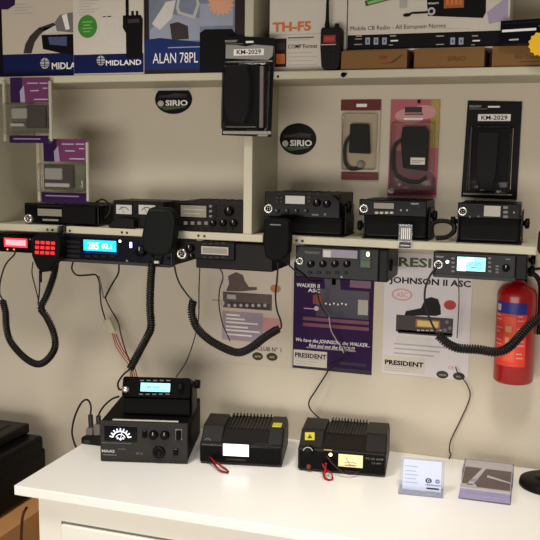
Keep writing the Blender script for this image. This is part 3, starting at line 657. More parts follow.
# ------------------------------------------------------------------ round stickers
def sticker(px, py, rx, rz, label, cut=None):
    y = -.002; p = P(px, py, 0); sc = SC(px, py, 0); m = MB(); pts = []
    for k in range(40):
        a = 2 * PI * k / 40; z = rz * math.sin(a)
        if cut: z = min(z, cut)
        pts.append((p.x + rx * sc * math.cos(a), p.z + z * sc))
    m.prism(pts, y, -.0006, 'print_black'); X, Z, s = p.x, p.z, sc
    m.rect(X - .8 * rx * s, X + .7 * rx * s, Z + .1 * rz * s, Z + .3 * rz * s, y - .0003, 'print_maroon')
    m.poly([(X - .75 * rx * s, Z + .15 * rz * s), (X + .1 * rx * s, Z + .42 * rz * s), (X + .85 * rx * s, Z + .3 * rz * s), (X + .2 * rx * s, Z + .2 * rz * s)], y - .0004, 'print_dark')
    m.poly([(X - .8 * rx * s, Z - .5 * rz * s), (X + .5 * rx * s, Z - .45 * rz * s), (X + .7 * rx * s, Z - .55 * rz * s), (X - .4 * rx * s, Z - .75 * rz * s)], y - .0004, 'print_olive')
    m.ell(X - .68 * rx * s, Z - .28 * rz * s, .17 * rx * s, .2 * rz * s, y - .0006, 'light_grey', 16)
    m.text('SIRIO', X - .42 * rx * s, Z - .42 * rz * s, y - .0006, .36 * rz * s, 'print_white', w=1.2 * rx * s, bold=.03)
    return single('round_sticker', m, label, 'sticker', (X, -.0006, Z - rz * sc), 'oval black stickers on the wall')
sticker(173.6, 99.4, 18.5, 13.2, 'oval black sticker with a flat top below the box with blue band and white numerals', 10)
sticker(298, 139.2, 18.3, 15, 'whole oval black sticker on the wall right of the hanging black blister pack')
m = MB(); a0, a1, c0, c1 = RC((154, 82.5, 190.5, 90.5), 0); m.box(a0, a1, -.004, -.0026, c0, c1, 'light_grey'); single('paper_strip', m, 'pale paper strip covering the top of the flat topped oval sticker', 'paper', ((a0 + a1) / 2, -.002, c0))

# ------------------------------------------------------------------ blister packs
def blister(name, label, corners, y, card, draw, dome=None, shell='clear_plastic', th=.022, mics=None, edge=None, cat='blister pack', group=None, hole=None):
    xa = (P(*corners[0], y).x + P(*corners[3], y).x) / 2; xb = (P(*corners[1], y).x + P(*corners[2], y).x) / 2
    pw = [(P(a, c, y).x, P(a, c, y).z) for a, c in corners]
    t = Thing(name, label, cat, ((xa + xb) / 2, y, min(q[1] for q in pw)), group=group)
    m = MB(); m.prism([pw[0], pw[3], pw[2], pw[1]], y, y + .0012, card); draw(m, y); t.part('backing_card', m)
    if mics: mics(t, y)
    if dome:
        dw = [(P(a, c, y).x, P(a, c, y).z) for a, c in dome]; m = MB()
        m.prism([dw[0], dw[3], dw[2], dw[1]], y - th, y - .0006, shell, .006, 2); t.part('clear_cover', m)
    if edge:
        for e in edge:
            a0, a1, c0, c1 = RC(e, y - .004); m = MB(); m.box(a0, a1, y - .008, y - .0005, c0, c1, 'clear_edge', .001); t.part('clear_rim', m)
    return t
def micbody(poly, th=.016, mk='black_matte', nm='microphone', off=.002):
    def fn(t, y):
        m = MB(); m.prism([(P(a, c, y).x, P(a, c, y).z) for a, c in poly], y - off - th, y - off, mk, .003, 2); t.part(nm, m)
    return fn
def coilpack(pts, r=.004):
    def fn(t, y):
        m = MB(); m.tube(coil_pts(spline([P(a, c, y - .008) for a, c in pts], 12), r, .0036), .0014, 'dark_grey', 5); t.part('coiled_lead', m)
    return fn
gb = 'blister packs on the wall'
def dA(m, y):
    pr(m, (341, 99.6, 381, 110.6), y, 'header_maroon', 2); pr(m, (356.5, 103.8, 367, 107), y, 'print_white', 3); pr(m, (341.2, 171.8, 378.4, 180), y, 'header_maroon', 2); pr(m, (346, 174, 372, 176), y, 'print_brick', 3)
def mA(t, y):
    micbody([(351.5, 124), (370, 124.5), (371, 154), (350, 153)])(t, y); coilpack([(352, 134), (346, 142), (344.5, 154), (346, 164), (352, 169), (362, 167)])(t, y)
    m = MB(); p = P(361, 164.5, y); m.lathe([(0, -.016), (.008, -.014), (.011, -.002)], 'device_silver', (p.x, y, p.z), 'y', 18); t.part('plug', m, 'grey plug')
blister('microphone_blister_pack', 'narrow clear blister pack with maroon header, leftmost of the three on the wall', [(341, 99.4), (381, 99.8), (378, 180.2), (340.6, 179.6)], -.004, 'paper_cream', dA, [(343, 113), (379, 113), (376.5, 170), (342.5, 170)], mics=mA, group=gb)
def dB(m, y):
    pr(m, (430.5, 99.8, 439, 148), y, 'print_yellow'); pp(m, [(390, 150), (412, 152), (436, 178), (436, 195), (388, 195)], y, 'print_plum_red'); pe(m, 410, 116, 15, 7.5, y, 'print_pink_light', 2); pe(m, 424, 112, 12, 7, y, 'print_pink_light', 1.5)
    pt(m, 'COBRA', 405, 110, 6, y, 'print_maroon', 17, 4, .03) if False else pr(m, (405, 107, 422, 112.6), y, 'print_maroon', 4)
    pr(m, (405, 113.6, 423, 114.8), y, 'print_maroon', 4); pr(m, (404, 118, 423, 120), y, 'print_white', 4); pr(m, (417.6, 99.6, 420.6, 103.4), y, 'print_black', 4); pe(m, 391, 191, 3, 2.4, y, 'print_white', 3)
def mB(t, y):
    micbody([(404, 127), (427, 127.5), (429.5, 133), (428, 171), (404, 168), (402, 140)], .02)(t, y); coilpack([(401, 140), (394.5, 146), (393, 160), (395, 173), (404, 180), (418, 182), (426, 177)])(t, y)
    a0, a1, c0, c1 = RC((410.5, 157.6, 425, 164.6), y - .023); m = MB(); m.box(a0, a1, y - .0235, y - .0222, c0, c1, 'print_white'); m.rect(a0 + .003, a1 - .003, c0 + .008, c0 + .0105, y - .0238, 'print_grey'); m.rect(a0 + .003, a1 - .01, c0 + .004, c0 + .006, y - .0238, 'print_grey'); t.part('price_label', m, 'small white label')
blister('microphone_blister_pack', 'pink and yellow carded blister pack with black microphone on the wall', [(391, 99.6), (440, 99.8), (436.5, 197), (387.4, 195.6)], -.004, 'print_pink', dB, [(392, 122), (436, 122), (434, 192), (390.5, 191)], mics=mB, group=gb, th=.027)
def dKM(hdr, lab, ttl, silver):
    def fn(m, y):
        if silver: pp(m, silver, y, 'dull_silver', 2)
        pr(m, lab, y, 'print_white', 3); w = lab[2] - lab[0]; pt(m, 'KM-2029', lab[0] + w * .1, (lab[1] + lab[3]) / 2, (lab[3] - lab[1]) * .62, y, 'print_black', w * .8, 4, .02)
        pt(m, 'PRESIDENT', ttl[0], ttl[1], 2, y, 'light_grey', 12, 3); pr(m, hdr, y, 'print_white', 3); pr(m, (ttl[0], ttl[1] + 2.2, ttl[0] + 18, ttl[1] + 2.9), y, 'mid_grey', 3)
    return fn
blister('microphone_blister_pack', 'dark carded blister pack with white title strip, rightmost of the three on the wall', [(467.8, 100.6), (522.2, 101.6), (516.8, 199.8), (461, 196.8)], -.004, 'print_black', dKM((488, 106, 500, 107.6), (478, 114.2, 510.6, 121), (469.5, 106.4), None),
        [(472, 126), (512, 127), (509, 194), (466.5, 192)], 'clear_dark', .028, micbody([(478, 131), (500, 132), (497, 172), (493, 190), (480, 189), (476, 171)], .018, 'charcoal'), group=gb,
        edge=[(469.8, 127, 470.6, 190), (463, 193.6, 512, 195), (511.4, 128, 512.2, 190)])
# pack hanging in front of the divider
blister('microphone_blister_pack', 'dark blister pack with silver label hanging in front of the white upright divider', [(224.2, 35.6), (274.6, 38), (271.2, 137), (221.8, 135.2)], -.2035, 'print_black',
        dKM((246, 41, 253.6, 43), (233.8, 49, 264, 55.4), (225.4, 41.4), [(226, 45), (236, 45), (246, 46.5), (255, 44.6), (273.6, 46), (272.6, 56), (268, 60), (225.6, 58.4)]),
        [(226, 62.5), (272, 63.5), (269.6, 131), (224.4, 130)], 'clear_dark', .03, micbody([(229, 66), (250, 66), (253, 84), (251, 112), (246, 124), (232, 122), (227, 108), (226.6, 80)], .02, 'charcoal'),
        edge=[(225, 61, 272.6, 62.4), (226, 126.2, 256, 127.6), (223.4, 131, 271, 134.2), (260, 66, 263.5, 128), (258, 134.4, 268, 136.4)], group=None)
# two purple packs on the left
def dpurple(ox, oy, w, h, head, dev, foot):
    def fn(m, y):
        pr(m, head, y, 'print_magenta', 1); hx0, hy0, hx1, hy1 = head; hw, hh = hx1 - hx0, hy1 - hy0
        pr(m, (hx0, hy0, hx0 + hw * .3, hy1), y, 'print_purple', 2); pp(m, [(hx0 + hw * .26, hy1), (hx0 + hw * .24, hy0 + hh * .55), (hx0 + hw * .34, hy0 + hh * .3), (hx0 + hw * .38, hy1)], y, 'print_lilac', 3)
        for k, (a, c, l) in enumerate(((.42, .2, .28), (.74, .2, .2), (.5, .5, .22), (.82, .4, .12), (.6, .85, .35))): pr(m, (hx0 + hw * a, hy0 + hh * c, hx0 + hw * (a + l), hy0 + hh * c + 1.3), y, 'print_lilac', 3)
        pr(m, foot, y, 'print_purple', 1); pr(m, (foot[0] + 4, foot[1] + 3, foot[2] - 8, foot[1] + 4), y, 'print_lilac', 2)
        pr(m, dev, y, 'device_green', 1)
    return fn
def gadget(sq, dark, pill):
    def fn(t, y):
        a0, a1, c0, c1 = RC(dark, y); m = MB(); m.box(a0, a1, y - .012, y - .001, c0, c1, 'print_dark', .003); t.part('gadget_body', m)
        a0, a1, c0, c1 = RC(sq, y); m = MB(); m.box(a0, a1, y - .015, y - .003, c0, c1, 'device_silver', .002); t.part('gadget_screen', m, 'pale square screen')
        a0, a1, c0, c1 = RC(pill, y); m = MB(); m.box(a0, a1, y - .014, y - .001, c0, c1, 'light_grey', .002); t.part('earpiece', m)
    return fn
gp = 'purple headed blister packs'
def pack(label, out, head, dev, foot, sq, dark, pill, y):
    x0, y0, x1, y1 = out
    return blister('gadget_blister_pack', label, [(x0, y0), (x1, y0 + .4), (x1 - 1, y1), (x0 - .5, y1 - .4)], y, 'clear_plastic', dpurple(x0, y0, x1 - x0, y1 - y0, head, dev, foot), [(x0 + 2, head[3] + 1), (x1 - 2, head[3] + 1), (x1 - 3, foot[1] - 1), (x0 + 2, foot[1] - 1)], th=.02,
                   mics=gadget(sq, dark, pill), edge=[(x0 - .5, y0 + 4, x0 + 1.8, y1 - 2), (x1 - 3.4, y0 + 4, x1 - 1, y1 - 2)], group=gp)
pack('purple headed clear blister pack hung from the upper shelf edge', (4, 76.8, 53, 143.4), (10.5, 77.6, 50, 102.5), (11, 105, 49, 132.6), (9.5, 135.4, 48.5, 143), (14.5, 108.5, 30, 119), (28, 105.5, 47.5, 128), (13, 123.5, 26.5, 126.5), -.2035)
pack('purple headed clear blister pack standing on top of a black radio', (38.5, 138.4, 90, 203.4), (43.5, 139, 87, 161.6), (44, 164, 87, 190), (41.5, 192.5, 87, 203), (47.5, 168, 65, 179.5), (46, 165, 75, 188), (47.5, 183, 72, 187), -.16)

# ------------------------------------------------------------------ boxes on the upper shelf
YB = -.186
def carton(name, label, px0, px1, ztop, y, dep, mk, draw, z0=None, group=None, cat='box', side='paper_white', pyref=50):
    x0, x1 = P(px0, pyref, y).x, P(px1, pyref, y).x; z0 = ZU if z0 is None else z0
    m = MB(); m.box(x0, x1, y, y + dep, z0 + .0004, ztop, mk, .0008); draw(m, y)
    return single(name, m, label, cat, ((x0 + x1) / 2, y + dep / 2, z0), group)
gx = 'product boxes on the upper shelf'
def globe(m, px, py, r, y):
    pe(m, px, py, r, r, y, 'light_grey', 3)
    for a in (-.45, .2, .65): pr(m, (px - r, py + a * r - .35, px + r, py + a * r + .35), y, 'print_blue', 4)
    pr(m, (px - .4, py - r, px + .4, py + r), y, 'print_blue', 4)
def bx1(m, y):
    pr(m, (-16, -30, 112, 53.4), y, 'paper_cream'); pr(m, (-16, 53.4, 112, 73.4), y, 'print_blue')
    pr(m, (-16, -30, 2, 73.4), y, 'print_black', 2); pp(m, [(-12, -30), (17, -30), (15, 5), (8, 9.5), (-12, 9.5)], y, 'print_purple', 3)
    for k in range(4): pr(m, (14, 4 + 3 * k, 28 + (k % 2) * 5, 4.8 + 3 * k), y, 'print_grey', 3)
    pp(m, [(23.5, 53.4), (25.5, 44), (30, 36), (36, 30), (40, 27.5), (44, 31), (40, 35), (35, 42), (31.5, 53.4)], y, 'print_dark', 2)
    pp(m, [(38, 28), (54, 22.5), (56, 25), (44, 31.5)], y, 'print_dark', 2)
    pp(m, [(41.5, 35), (74, 34), (75, 55), (60, 53), (43, 49)], y, 'print_black', 2); pp(m, [(48, 37), (67, 36.6), (67, 46), (50, 44.6)], y, 'print_lcd_blue', 3)
    pp(m, [(55, 22), (60, 15), (74, 12), (76, 33), (57, 31)], y, 'mid_grey', 3); pp(m, [(62, 15.6), (67, 13.6), (70, 29), (66, 30)], y, 'print_white', 4); pp(m, [(43, 28), (56, 26), (58, 32), (46, 34)], y, 'print_faint', 2)
    globe(m, 45, 63.4, 4.6, y); pt(m, 'MIDLAND', 52, 66, 5.4, y, 'print_white', 36, 3, .02)
carton('radio_box', 'leftmost white and navy box with a car radio picture on the upper shelf', -16, 112, 2.1, -.15, .13, 'print_blue', bx1, group=gx, pyref=40)
def bx2(m, y):
    pr(m, (74, -30, 143.4, 54), y, 'paper_white'); pr(m, (74, 54, 143.6, 73), y, 'print_blue')
    for k in range(6): pr(m, (79, .5 + 2.8 * k, 99 - (k % 3) * 4, 1.3 + 2.8 * k), y, 'print_grey', 2)
    pp(m, [(104, 12), (117, 20), (122, 48), (104, 40), (100, 28)], y, 'print_faint', 2); pp(m, [(106, 16), (115, 22), (119, 44), (106, 37), (103, 28)], y, 'paper_white', 3); pr(m, (102, 39, 124, 40.4), y, 'print_faint', 4); pr(m, (100, 16, 122, 17), y, 'print_faint', 2)
    pe(m, 87.6, 26.6, 9.6, 9.8, y, 'print_green', 2)
    for k in range(4): pr(m, (82.5 + (k % 2), 21.4 + 3.2 * k, 92.5 - (k % 2) * 2, 22.6 + 3.2 * k), y, 'print_green_light', 3)
    pp(m, [(123, 15.5), (141, 15), (143, 19), (142.6, 58), (126.4, 58), (126, 33), (123, 28)], y, 'print_black', 3); pr(m, (125.6, -20, 128.8, 16), y, 'print_black', 3); pr(m, (131.4, 11, 134, 16), y, 'print_black', 3); pr(m, (136, 11, 138.4, 16), y, 'print_black', 3); pr(m, (128, 19, 139.6, 23), y, 'print_dark', 4)
    globe(m, 101, 60.6, 4.2, y); pt(m, 'MIDLAND', 106, 63, 4.4, y, 'print_white', 35, 3, .02)
carton('radio_box', 'white and blue box with a green disc and handheld radio picture', 73.4, 144, 2.1, YB, .034, 'paper_white', bx2, group=gx)
def bx3(m, y):
    pr(m, (144.6, -30, 245, 73), y, 'print_maroon'); pr(m, (149, -30, 235, 42), y, 'print_steel', 2)
    pp(m, [(144.6, 40), (160, 38), (200, 42), (200, 73), (144.6, 73)], y, 'print_royal', 3); pp(m, [(150, 30), (170, 14), (200, 18), (200, 40), (150, 41)], y, 'print_skyblue', 2.5); pr(m, (200, 3, 233, 26), y, 'print_skyblue', 2.7); pp(m, [(170, 24), (178, 22), (188, 26), (189, 39), (172, 40)], y, 'print_dark', 3.2)
    pp(m, [(179, -8), (196, -8), (200, 4), (195, 19), (178, 14), (176, 8)], y, 'light_grey', 4); pp(m, [(181.5, -8), (194, -8), (197, 4), (193, 15.5), (180.5, 11.5), (179, 7)], y, 'print_steel', 5)
    pp(m, [(152, 24), (166, 2), (176, 0), (172, 18), (160, 30)], y, 'print_faint', 2.7)
    st = []
    for k in range(32): a = 2 * PI * k / 32; r = 14 if k % 2 else 10.4; st.append((221 + r * math.cos(a), 3 + r * math.sin(a)))
    pp(m, st, y, 'print_star', 4)
    pp(m, [(200, 33), (205, 29.4), (232, 29), (236, 34), (236, 73), (200, 73)], y, 'print_black', 5)
    pr(m, (168, 46.8, 200, 47.8), y, 'print_lilac', 4); pt(m, 'ALAN 78PL', 153, 58.4, 9.2, y, 'print_white', 44.5, 5, .0); pr(m, (144.6, 69.6, 200, 73), y, 'print_maroon', 4)
carton('radio_box', 'steel blue and dark box with large white numerals, against the upright divider', 144.4, 243.4, 2.1, YB, .1, 'print_maroon', bx3, group=gx)
def bx4(m, y):
    pt(m, 'TH-F5', 272.6, 27.2, 8, y, 'print_orange', 38, 2, .04); pr(m, (269.5, 33.6, 346, 34.2), y, 'print_grey')
    pr(m, (274.6, 38.6, 286.4, 67), y, 'print_maroon', 2); pr(m, (276, 54, 285, 64), y, 'print_orange', 3); pr(m, (276, 43, 285, 50), y, 'print_dark', 3)
    pr(m, (288, 37, 314, 38.2), y, 'print_olive', 2); pr(m, (288, 39.6, 310, 40.4), y, 'print_grey', 2); pt(m, 'COMP Format', 288, 46.6, 3.8, y, 'print_black', 29, 2, .01)
    for k in range(4): pr(m, (288, 52.4 + 4 * k, 312 + (k % 2) * 5, 53 + 4 * k), y, 'print_grey', 2)
carton('radio_box', 'plain white box with orange lettering behind the handheld radio', 269.2, 346, 2.1, -.16, .12, 'paper_white', bx4, group=gx)
# cardboard cartons and big white box on them
gc = 'flat brown cardboard boxes'
zc1 = P(450, 48, -.185).z
def cbx(kind, px0, px1):
    def fn(m, y):
        w = px1 - px0
        if kind == 0:
            pr(m, (px0 + 2, 50.6, px1 - 2, 51.2), y, 'cardboard_dark'); pr(m, (px0 + w * .58, 55.6, px0 + w * .7, 59), y, 'print_brick'); pp(m, [(px0 + w * .56, 64), (px0 + w * .75, 62), (px0 + w * .92, 54), (px0 + w * .94, 55), (px0 + w * .8, 63)], y, 'cardboard_print')
        elif kind == 1:
            pt(m, 'SIRIO', px0 + w * .48, 58.6, 4.4, y, 'cardboard_print', w * .26, 2); pr(m, (px0 + 1, 51, px1 - 1, 51.6), y, 'cardboard_dark')
        else:
            pt(m, 'No Comms', px0 + w * .34, 57, 4, y, 'cardboard_print', w * .42, 2); pr(m, (px0 + 2, 53, px1 - 2, 53.5), y, 'cardboard_dark'); pr(m, (px0 + w * .4, 61, px0 + w * .7, 62), y, 'cardboard_print')
    return fn
carton('cardboard_box', 'flat brown cardboard box beside the handheld radio', 341, 407, zc1, -.185, .15, 'cardboard', cbx(0, 341, 407), group=gc, pyref=58)
carton('cardboard_box', 'middle flat brown cardboard box under the large white radio box', 414, 484.4, zc1, -.185, .15, 'cardboard', cbx(1, 414, 484), group=gc, pyref=58)
zc3 = P(515, 45.6, -.185).z
carton('cardboard_box', 'flat brown cardboard box with a yellow starburst at the right edge', 492, 570, zc3, -.185, .15, 'cardboard', cbx(2, 492, 560), group=gc, pyref=56)
def bigbox(m, y):
    pr(m, (347.6, 32.8, 508, 48), y, 'print_black', 1)
    pt(m, 'Mobile CB Radio - All European Norms', 350.5, 28.6, 4, y, 'print_black', 92, 2, .0)
    pp(m, [(364.6, 1), (389, -6), (392, -.5), (366, 6.4)], y, 'print_olive', 2); pp(m, [(367, 2), (388, -3.6), (389, -1), (368.6, 4.6)], y, 'print_green_light', 3); pr(m, (399.6, -2, 407.4, 8), y, 'print_grey', 2)
    pp(m, [(426, -12), (486, -12), (486, 12), (483, 18), (428, 16)], y, 'print_black', 2); pr(m, (444, -4, 464, 8), y, 'print_amber_dark', 3)
    for k in range(4): pr(m, (446 + 4.4 * k, -1, 449 + 4.4 * k, 5), y, 'print_orange', 4)
    pe(m, 431.4, 11.4, 4, 4, y, 'light_grey', 3); pe(m, 431.4, 11.4, 2, 2, y, 'print_black', 4); pt(m, 'PRESIDENT', 428, 3.6, 1.6, y, 'print_white', 11, 3)
    m.tube([P(*q, y - .002) for q in ((404, 16), (412, 13), (424, 12.4), (428, 12))], .0022, 'print_black', 6); pe(m, 407, 15, 4, 1.8, y, 'print_dark', 2)
    pp(m, [(487, 12), (508, -4), (508, 20), (489, 24)], y, 'print_lilac', 1.5)
    for k in range(20): pr(m, (432 + 1.9 * k, 28, 432.8 + 1.9 * k, 29), y, 'print_grey', 2)
    for ox in (0, 91):
        for k in range(3 if ox == 0 else 2):
            pr(m, (365.4 + 8.4 * k + ox - (6 if ox else 0), 37.6, 370 + 8.4 * k + ox - (6 if ox else 0), 44.6), y, 'print_skyblue', 3); pr(m, (367 + 8.4 * k + ox - (6 if ox else 0), 39.6, 368.6 + 8.4 * k + ox - (6 if ox else 0), 42.6), y, 'print_lcd_blue', 4)
        dx = 0 if ox == 0 else 82
        pr(m, (356 + dx - (2 if ox else 0), 35.6, 362 + dx, 36.6), y, 'print_grey', 2); pr(m, (356 + dx - 2, 44, 362 + dx, 44.8), y, 'print_grey', 2); pr(m, (390 + dx, 35.4, 396 + dx, 36.4), y, 'print_grey', 2); pr(m, (390.6 + dx, 40, 398 + dx, 41.4), y, 'print_white', 2); pr(m, (389 + dx, 44.6, 393 + dx, 45.4), y, 'print_grey', 2)
    pr(m, (355, 38.6, 362, 39.4), y, 'print_grey', 2)
carton('radio_box', 'large white box with black lower band lying across two brown cardboard boxes', 347.4, 509, 2.16, -.162, .13, 'paper_white', bigbox, z0=zc1, group=gx, pyref=34)
# dark tilted box on the third cardboard box
pc = P(499.5, 45, -.198)
m = MB(); m.box(0, .12, 0, .03, 0, .05, 'navy_gloss', .001)
m.poly([(.004, .026), (.075, .026), (.075, .031), (.004, .031)], -.0006, 'print_white'); m.rect(.02, .04, .008, .011, -.0006, 'light_grey'); m.rect(.08, .112, .034, .036, -.0006, 'mid_grey'); m.rect(.003, .117, .043, .0445, -.0006, 'charcoal')
single('radio_box', m, 'small dark box with a white stripe resting askew on the rightmost cardboard box', 'box', (pc.x, -.198, zc3 + .0005), gx, rotz=-.2, local=True)
# yellow starburst card
m = MB(); p = P(541, 44, -.228); st = []
for k in range(28): a = 2 * PI * k / 28; r = .026 if k % 2 else .0225; st.append((p.x + r * math.cos(a), p.z + r * math.sin(a)))
m.prism(st, -.2295, -.2282, 'bright_yellow'); single('starburst_card', m, 'yellow starburst price card cut off by the right edge on the upper shelf', 'price card', (p.x, -.2, p.z - .026))
# handheld radio standing on the shelf
y = -.192
t = Thing('handheld_radio', 'black handheld radio with a tall aerial standing on the upper shelf', 'radio', (P(331, 60, y).x, y + .015, ZU))
m = MB(); m.prism([(P(a, c, y).x, max(P(a, c, y).z, ZU + .0004)) for a, c in [(320.6, 29.4), (322, 27.4), (340, 27), (341.4, 30), (341, 50), (339, 66), (336, 70), (324, 70), (321, 66), (320, 46)]], y, y + .028, 'brown_black', .003); t.part('body', m)
a0, a1, c0, c1 = RC((323.4, 35, 335.8, 42.8), y); m = MB(); m.box(a0, a1, y - .001, y + .001, c0, c1, 'print_brick', .0004); m.rect(a0 + .003, a1 - .003, c0 + .004, c1 - .004, y - .0014, 'print_red'); t.part('display', m, 'dull red display')
a0, a1, c0, c1 = RC((321, 44.2, 336, 45), y); m = MB(); m.box(a0, a1, y - .0008, y + .001, c0, c1, 'light_grey'); t.part('trim_strip', m)
for j in range(3):
    for i in range(3):
        a0, a1, c0, c1 = RC((323.4 + 4.4 * i, 48 + 4.6 * j, 326.6 + 4.4 * i, 50.6 + 4.6 * j), y); m = MB(); m.box(a0, a1, y - .0012, y + .001, c0, c1, 'charcoal', .0004); t.part('key', m)
p = P(325.6, 27.4, y); zt = P(326.5, -14, y).z; m = MB(); m.lathe([(.006, 0), (.0058, .01), (.0042, .02), (.0026, zt - p.z), (0, zt - p.z + .002)], 'brown_black', (p.x, y + .014, p.z - .001), 'z', 14); t.part('aerial', m)
p = P(335.4, 27.2, y); m = MB(); m.lathe([(.0055, 0), (.0055, .009), (.004, .011), (0, .011)], 'charcoal', (p.x, y + .014, p.z - .001), 'z', 14); t.part('volume_knob', m)

# ------------------------------------------------------------------ fire extinguisher
ex, ey, r = P(515.5, 330, -.052).x, -.052, .0462
zb, zt = P(513, 381.5, -.06).z, P(515, 283, -.06).z
t = Thing('fire_extinguisher', 'red fire extinguisher mounted low on the wall at the right', 'fire extinguisher', (ex, ey, zb))
m = MB(); prof = [(0, 0), (r * .92, 0), (r, .005), (r, zt - zb - .03)]
for k in range(1, 8): a = PI / 2 * k / 8; prof.append((.013 + (r - .013) * math.cos(a), zt - zb - .03 + .032 * math.sin(a)))
prof += [(.013, zt - zb + .004), (.013, zt - zb + .012), (0, zt - zb + .012)]
m.lathe(prof, 'ext_red', (ex, ey, zb), 'z', 40); t.part('cylinder', m)
za, zm, ze = P(510, 367, -.1).z, P(510, 314.6, -.1).z, P(510, 303, -.1).z
A0, A1 = math.radians(203), math.radians(303); m = MB()
m.lathe([(r + .0004, za - zb), (r + .0004, zm - zb)], 'ext_label', (ex, ey, zb), 'z', 20, A0, A1); m.lathe([(r + .0004, zm - zb), (r + .0004, ze - zb)], 'ext_blue', (ex, ey, zb), 'z', 20, A0, A1)
m.lathe([(r + .0007, za - zb + .012), (r + .0007, zm - zb - .006)], 'ext_orange', (ex, ey, zb), 'z', 12, math.radians(238), math.radians(272))
for k in range(12):
    z_ = za - zb + .01 + k * (zm - za - .016) / 11
    for (u, w) in ((207, 234), (276, 299)):
        if (k + u) % 3: m.lathe([(r + .0008, z_), (r + .0008, z_ + .003)], 'print_pink_light', (ex, ey, zb), 'z', 8, math.radians(u), math.radians(w - (k % 4) * 3))
for k in range(3): m.lathe([(r + .0009, za - zb + .03 + k * .026), (r + .0009, za - zb + .044 + k * .026)], 'print_star', (ex, ey, zb), 'z', 6, math.radians(243), math.radians(250 + 5 * k))
m.lathe([(r + .0008, zm - zb + .006), (r + .0008, ze - zb - .006)], 'light_grey', (ex, ey, zb), 'z', 6, math.radians(207), math.radians(224))
t.part('label_sleeve', m, 'blue and orange instruction label')
m = MB(); m.lathe([(.014, 0), (.015, .02), (.012, .03), (0, .03)], 'black', (ex, ey, zt + .008), 'z', 20); m.box(ex - .012, ex + .012, ey - .008, ey + .02, zt + .012, zt + .028, 'black', .003); t.part('valve', m)
m = MB(); m.prism([(ex - .014, zt + .024), (ex + .05, zt + .034), (ex + .05, zt + .039), (ex - .014, zt + .034)], ey - .008, ey + .008, 'black', .002); t.part('handle', m)
m = MB(); m.tube(spline([(ex + .012, ey, zt + .02), (ex + .035, ey - .005, zt + .022), (ex + .05, ey - .004, zt), (ex + .053, ey, zt - .05), (ex + .053, ey, zt - .12)]), .006, 'black', 9); t.part('hose', m)
m = MB(); m.box(ex - .02, ex + .02, -.0055, -.0006, zt - .12, zt + .02, 'black', .001); t.part('wall_bracket', m)

# ------------------------------------------------------------------ devices on the worktop
class Dev:
    """a device turned on the worktop; front plane y=0 locally, given by the pixels of its two lower front corners"""
    def __init__(s, name, label, cat, pa, pb, z=ZC, group=None, turn=0):
        a, b_ = PZ(*pa, z), PZ(*pb, z); s.w = (b_ - a).length; s.rz = math.atan2(b_.y - a.y, b_.x - a.x) + turn; s.z = z
        s.t = Thing(name, label, cat, (a.x, a.y, z + .0004), s.rz, group); s.n = Vector((math.sin(s.rz), -math.cos(s.rz), 0)); s.p0 = Vector((a.x, a.y, z))
    def L(s, px, py, off=0):
        q = s.t.inv @ hit(px, py, s.p0 + s.n * off, s.n); return q.x, q.z
    def R(s, r, off=0):
        x0, y0, x1, y1 = r; return s.L(x0, (y0 + y1) / 2, off)[0], s.L(x1, (y0 + y1) / 2, off)[0], s.L((x0 + x1) / 2, y1, off)[1], s.L((x0 + x1) / 2, y0, off)[1]
    def part(s, nm, m, label=None): return s.t.part(nm, m, label, local=True)
    def sc(s): return (Vector(s.L(271, 450)) - Vector(s.L(270, 450))).length
# power supply with round scale meter
d = Dev('power_supply', 'black bench power supply with a round scale meter, at the left end of the worktop', 'power supply', (100.5, 461.5), (187.5, 464.5))
W = d.w; H = d.L(145, 422.5)[1]; D = .225; PSH = H
m = MB(); m.box(.001, W - .001, .006, D, .004, H - .001, 'black_matte', .002, 2)
for k in range(9): m.box(W - .0015, W + .0006, .05 + k * .016, .056 + k * .016, .02, H - .02, 'black')
d.part('casing', m)
m = MB(); m.box(0, W, 0, .008, .002, H, 'casing_grey', .002, 2)
a = d.L(102, 451.3); s = d.sc(); m.text('MAAS', a[0], a[1] - .002, -.0005, 2.8 * s, 'light_grey', w=13 * s, bold=.03); a = d.L(103, 455); m.rect(a[0], a[0] + 14 * s, a[1], a[1] + .8 * s, -.0005, 'mid_grey')
a = d.L(136, 453.6); m.text('SPS-30', a[0], a[1] - .002, -.0005, 2.2 * s, 'mid_grey', w=7 * s); a = d.L(118, 449.6); m.text('POWER', a[0], a[1], -.0005, 1.4 * s, 'mid_grey', w=8 * s)
m.rect(.004, W * .36, d.L(110, 443)[1], d.L(110, 443)[1] + .0012, -.0005, 'mid_grey'); d.part('front_panel', m)
x0, x1, z0, z1 = d.R((104.6, 425.2, 137, 441)); m = MB(); m.box(x0, x1, -.003, .002, z0, z1, 'meter_black', .001); xm, zm_ = (x0 + x1) / 2, z0 + .006
m.ring(xm, zm_, .0185, .0215, -.0036, 'meter_white', .2, PI - .2, 30); m.ring(xm, zm_, .0115, .013, -.0036, 'meter_white', .35, PI - .35, 24)
for k in range(9):
    a = .25 + (PI - .5) * k / 8; ca, sa = math.cos(a), math.sin(a); q = .0015
    m.add([(xm + .021 * ca - q * sa, -.0037, zm_ + .021 * sa + q * ca), (xm + .021 * ca + q * sa, -.0037, zm_ + .021 * sa - q * ca), (xm + .028 * ca + q * sa, -.0037, zm_ + .028 * sa - q * ca), (xm + .028 * ca - q * sa, -.0037, zm_ + .028 * sa + q * ca)], [(0, 1, 2, 3)], 'meter_white')
m.rect(xm - .009, xm - .005, zm_, zm_ + .005, -.0038, 'meter_white'); m.rect(xm + .005, xm + .009, zm_, zm_ + .005, -.0038, 'meter_white'); m.ell(xm, zm_, .003, .003, -.0038, 'meter_white', 12)
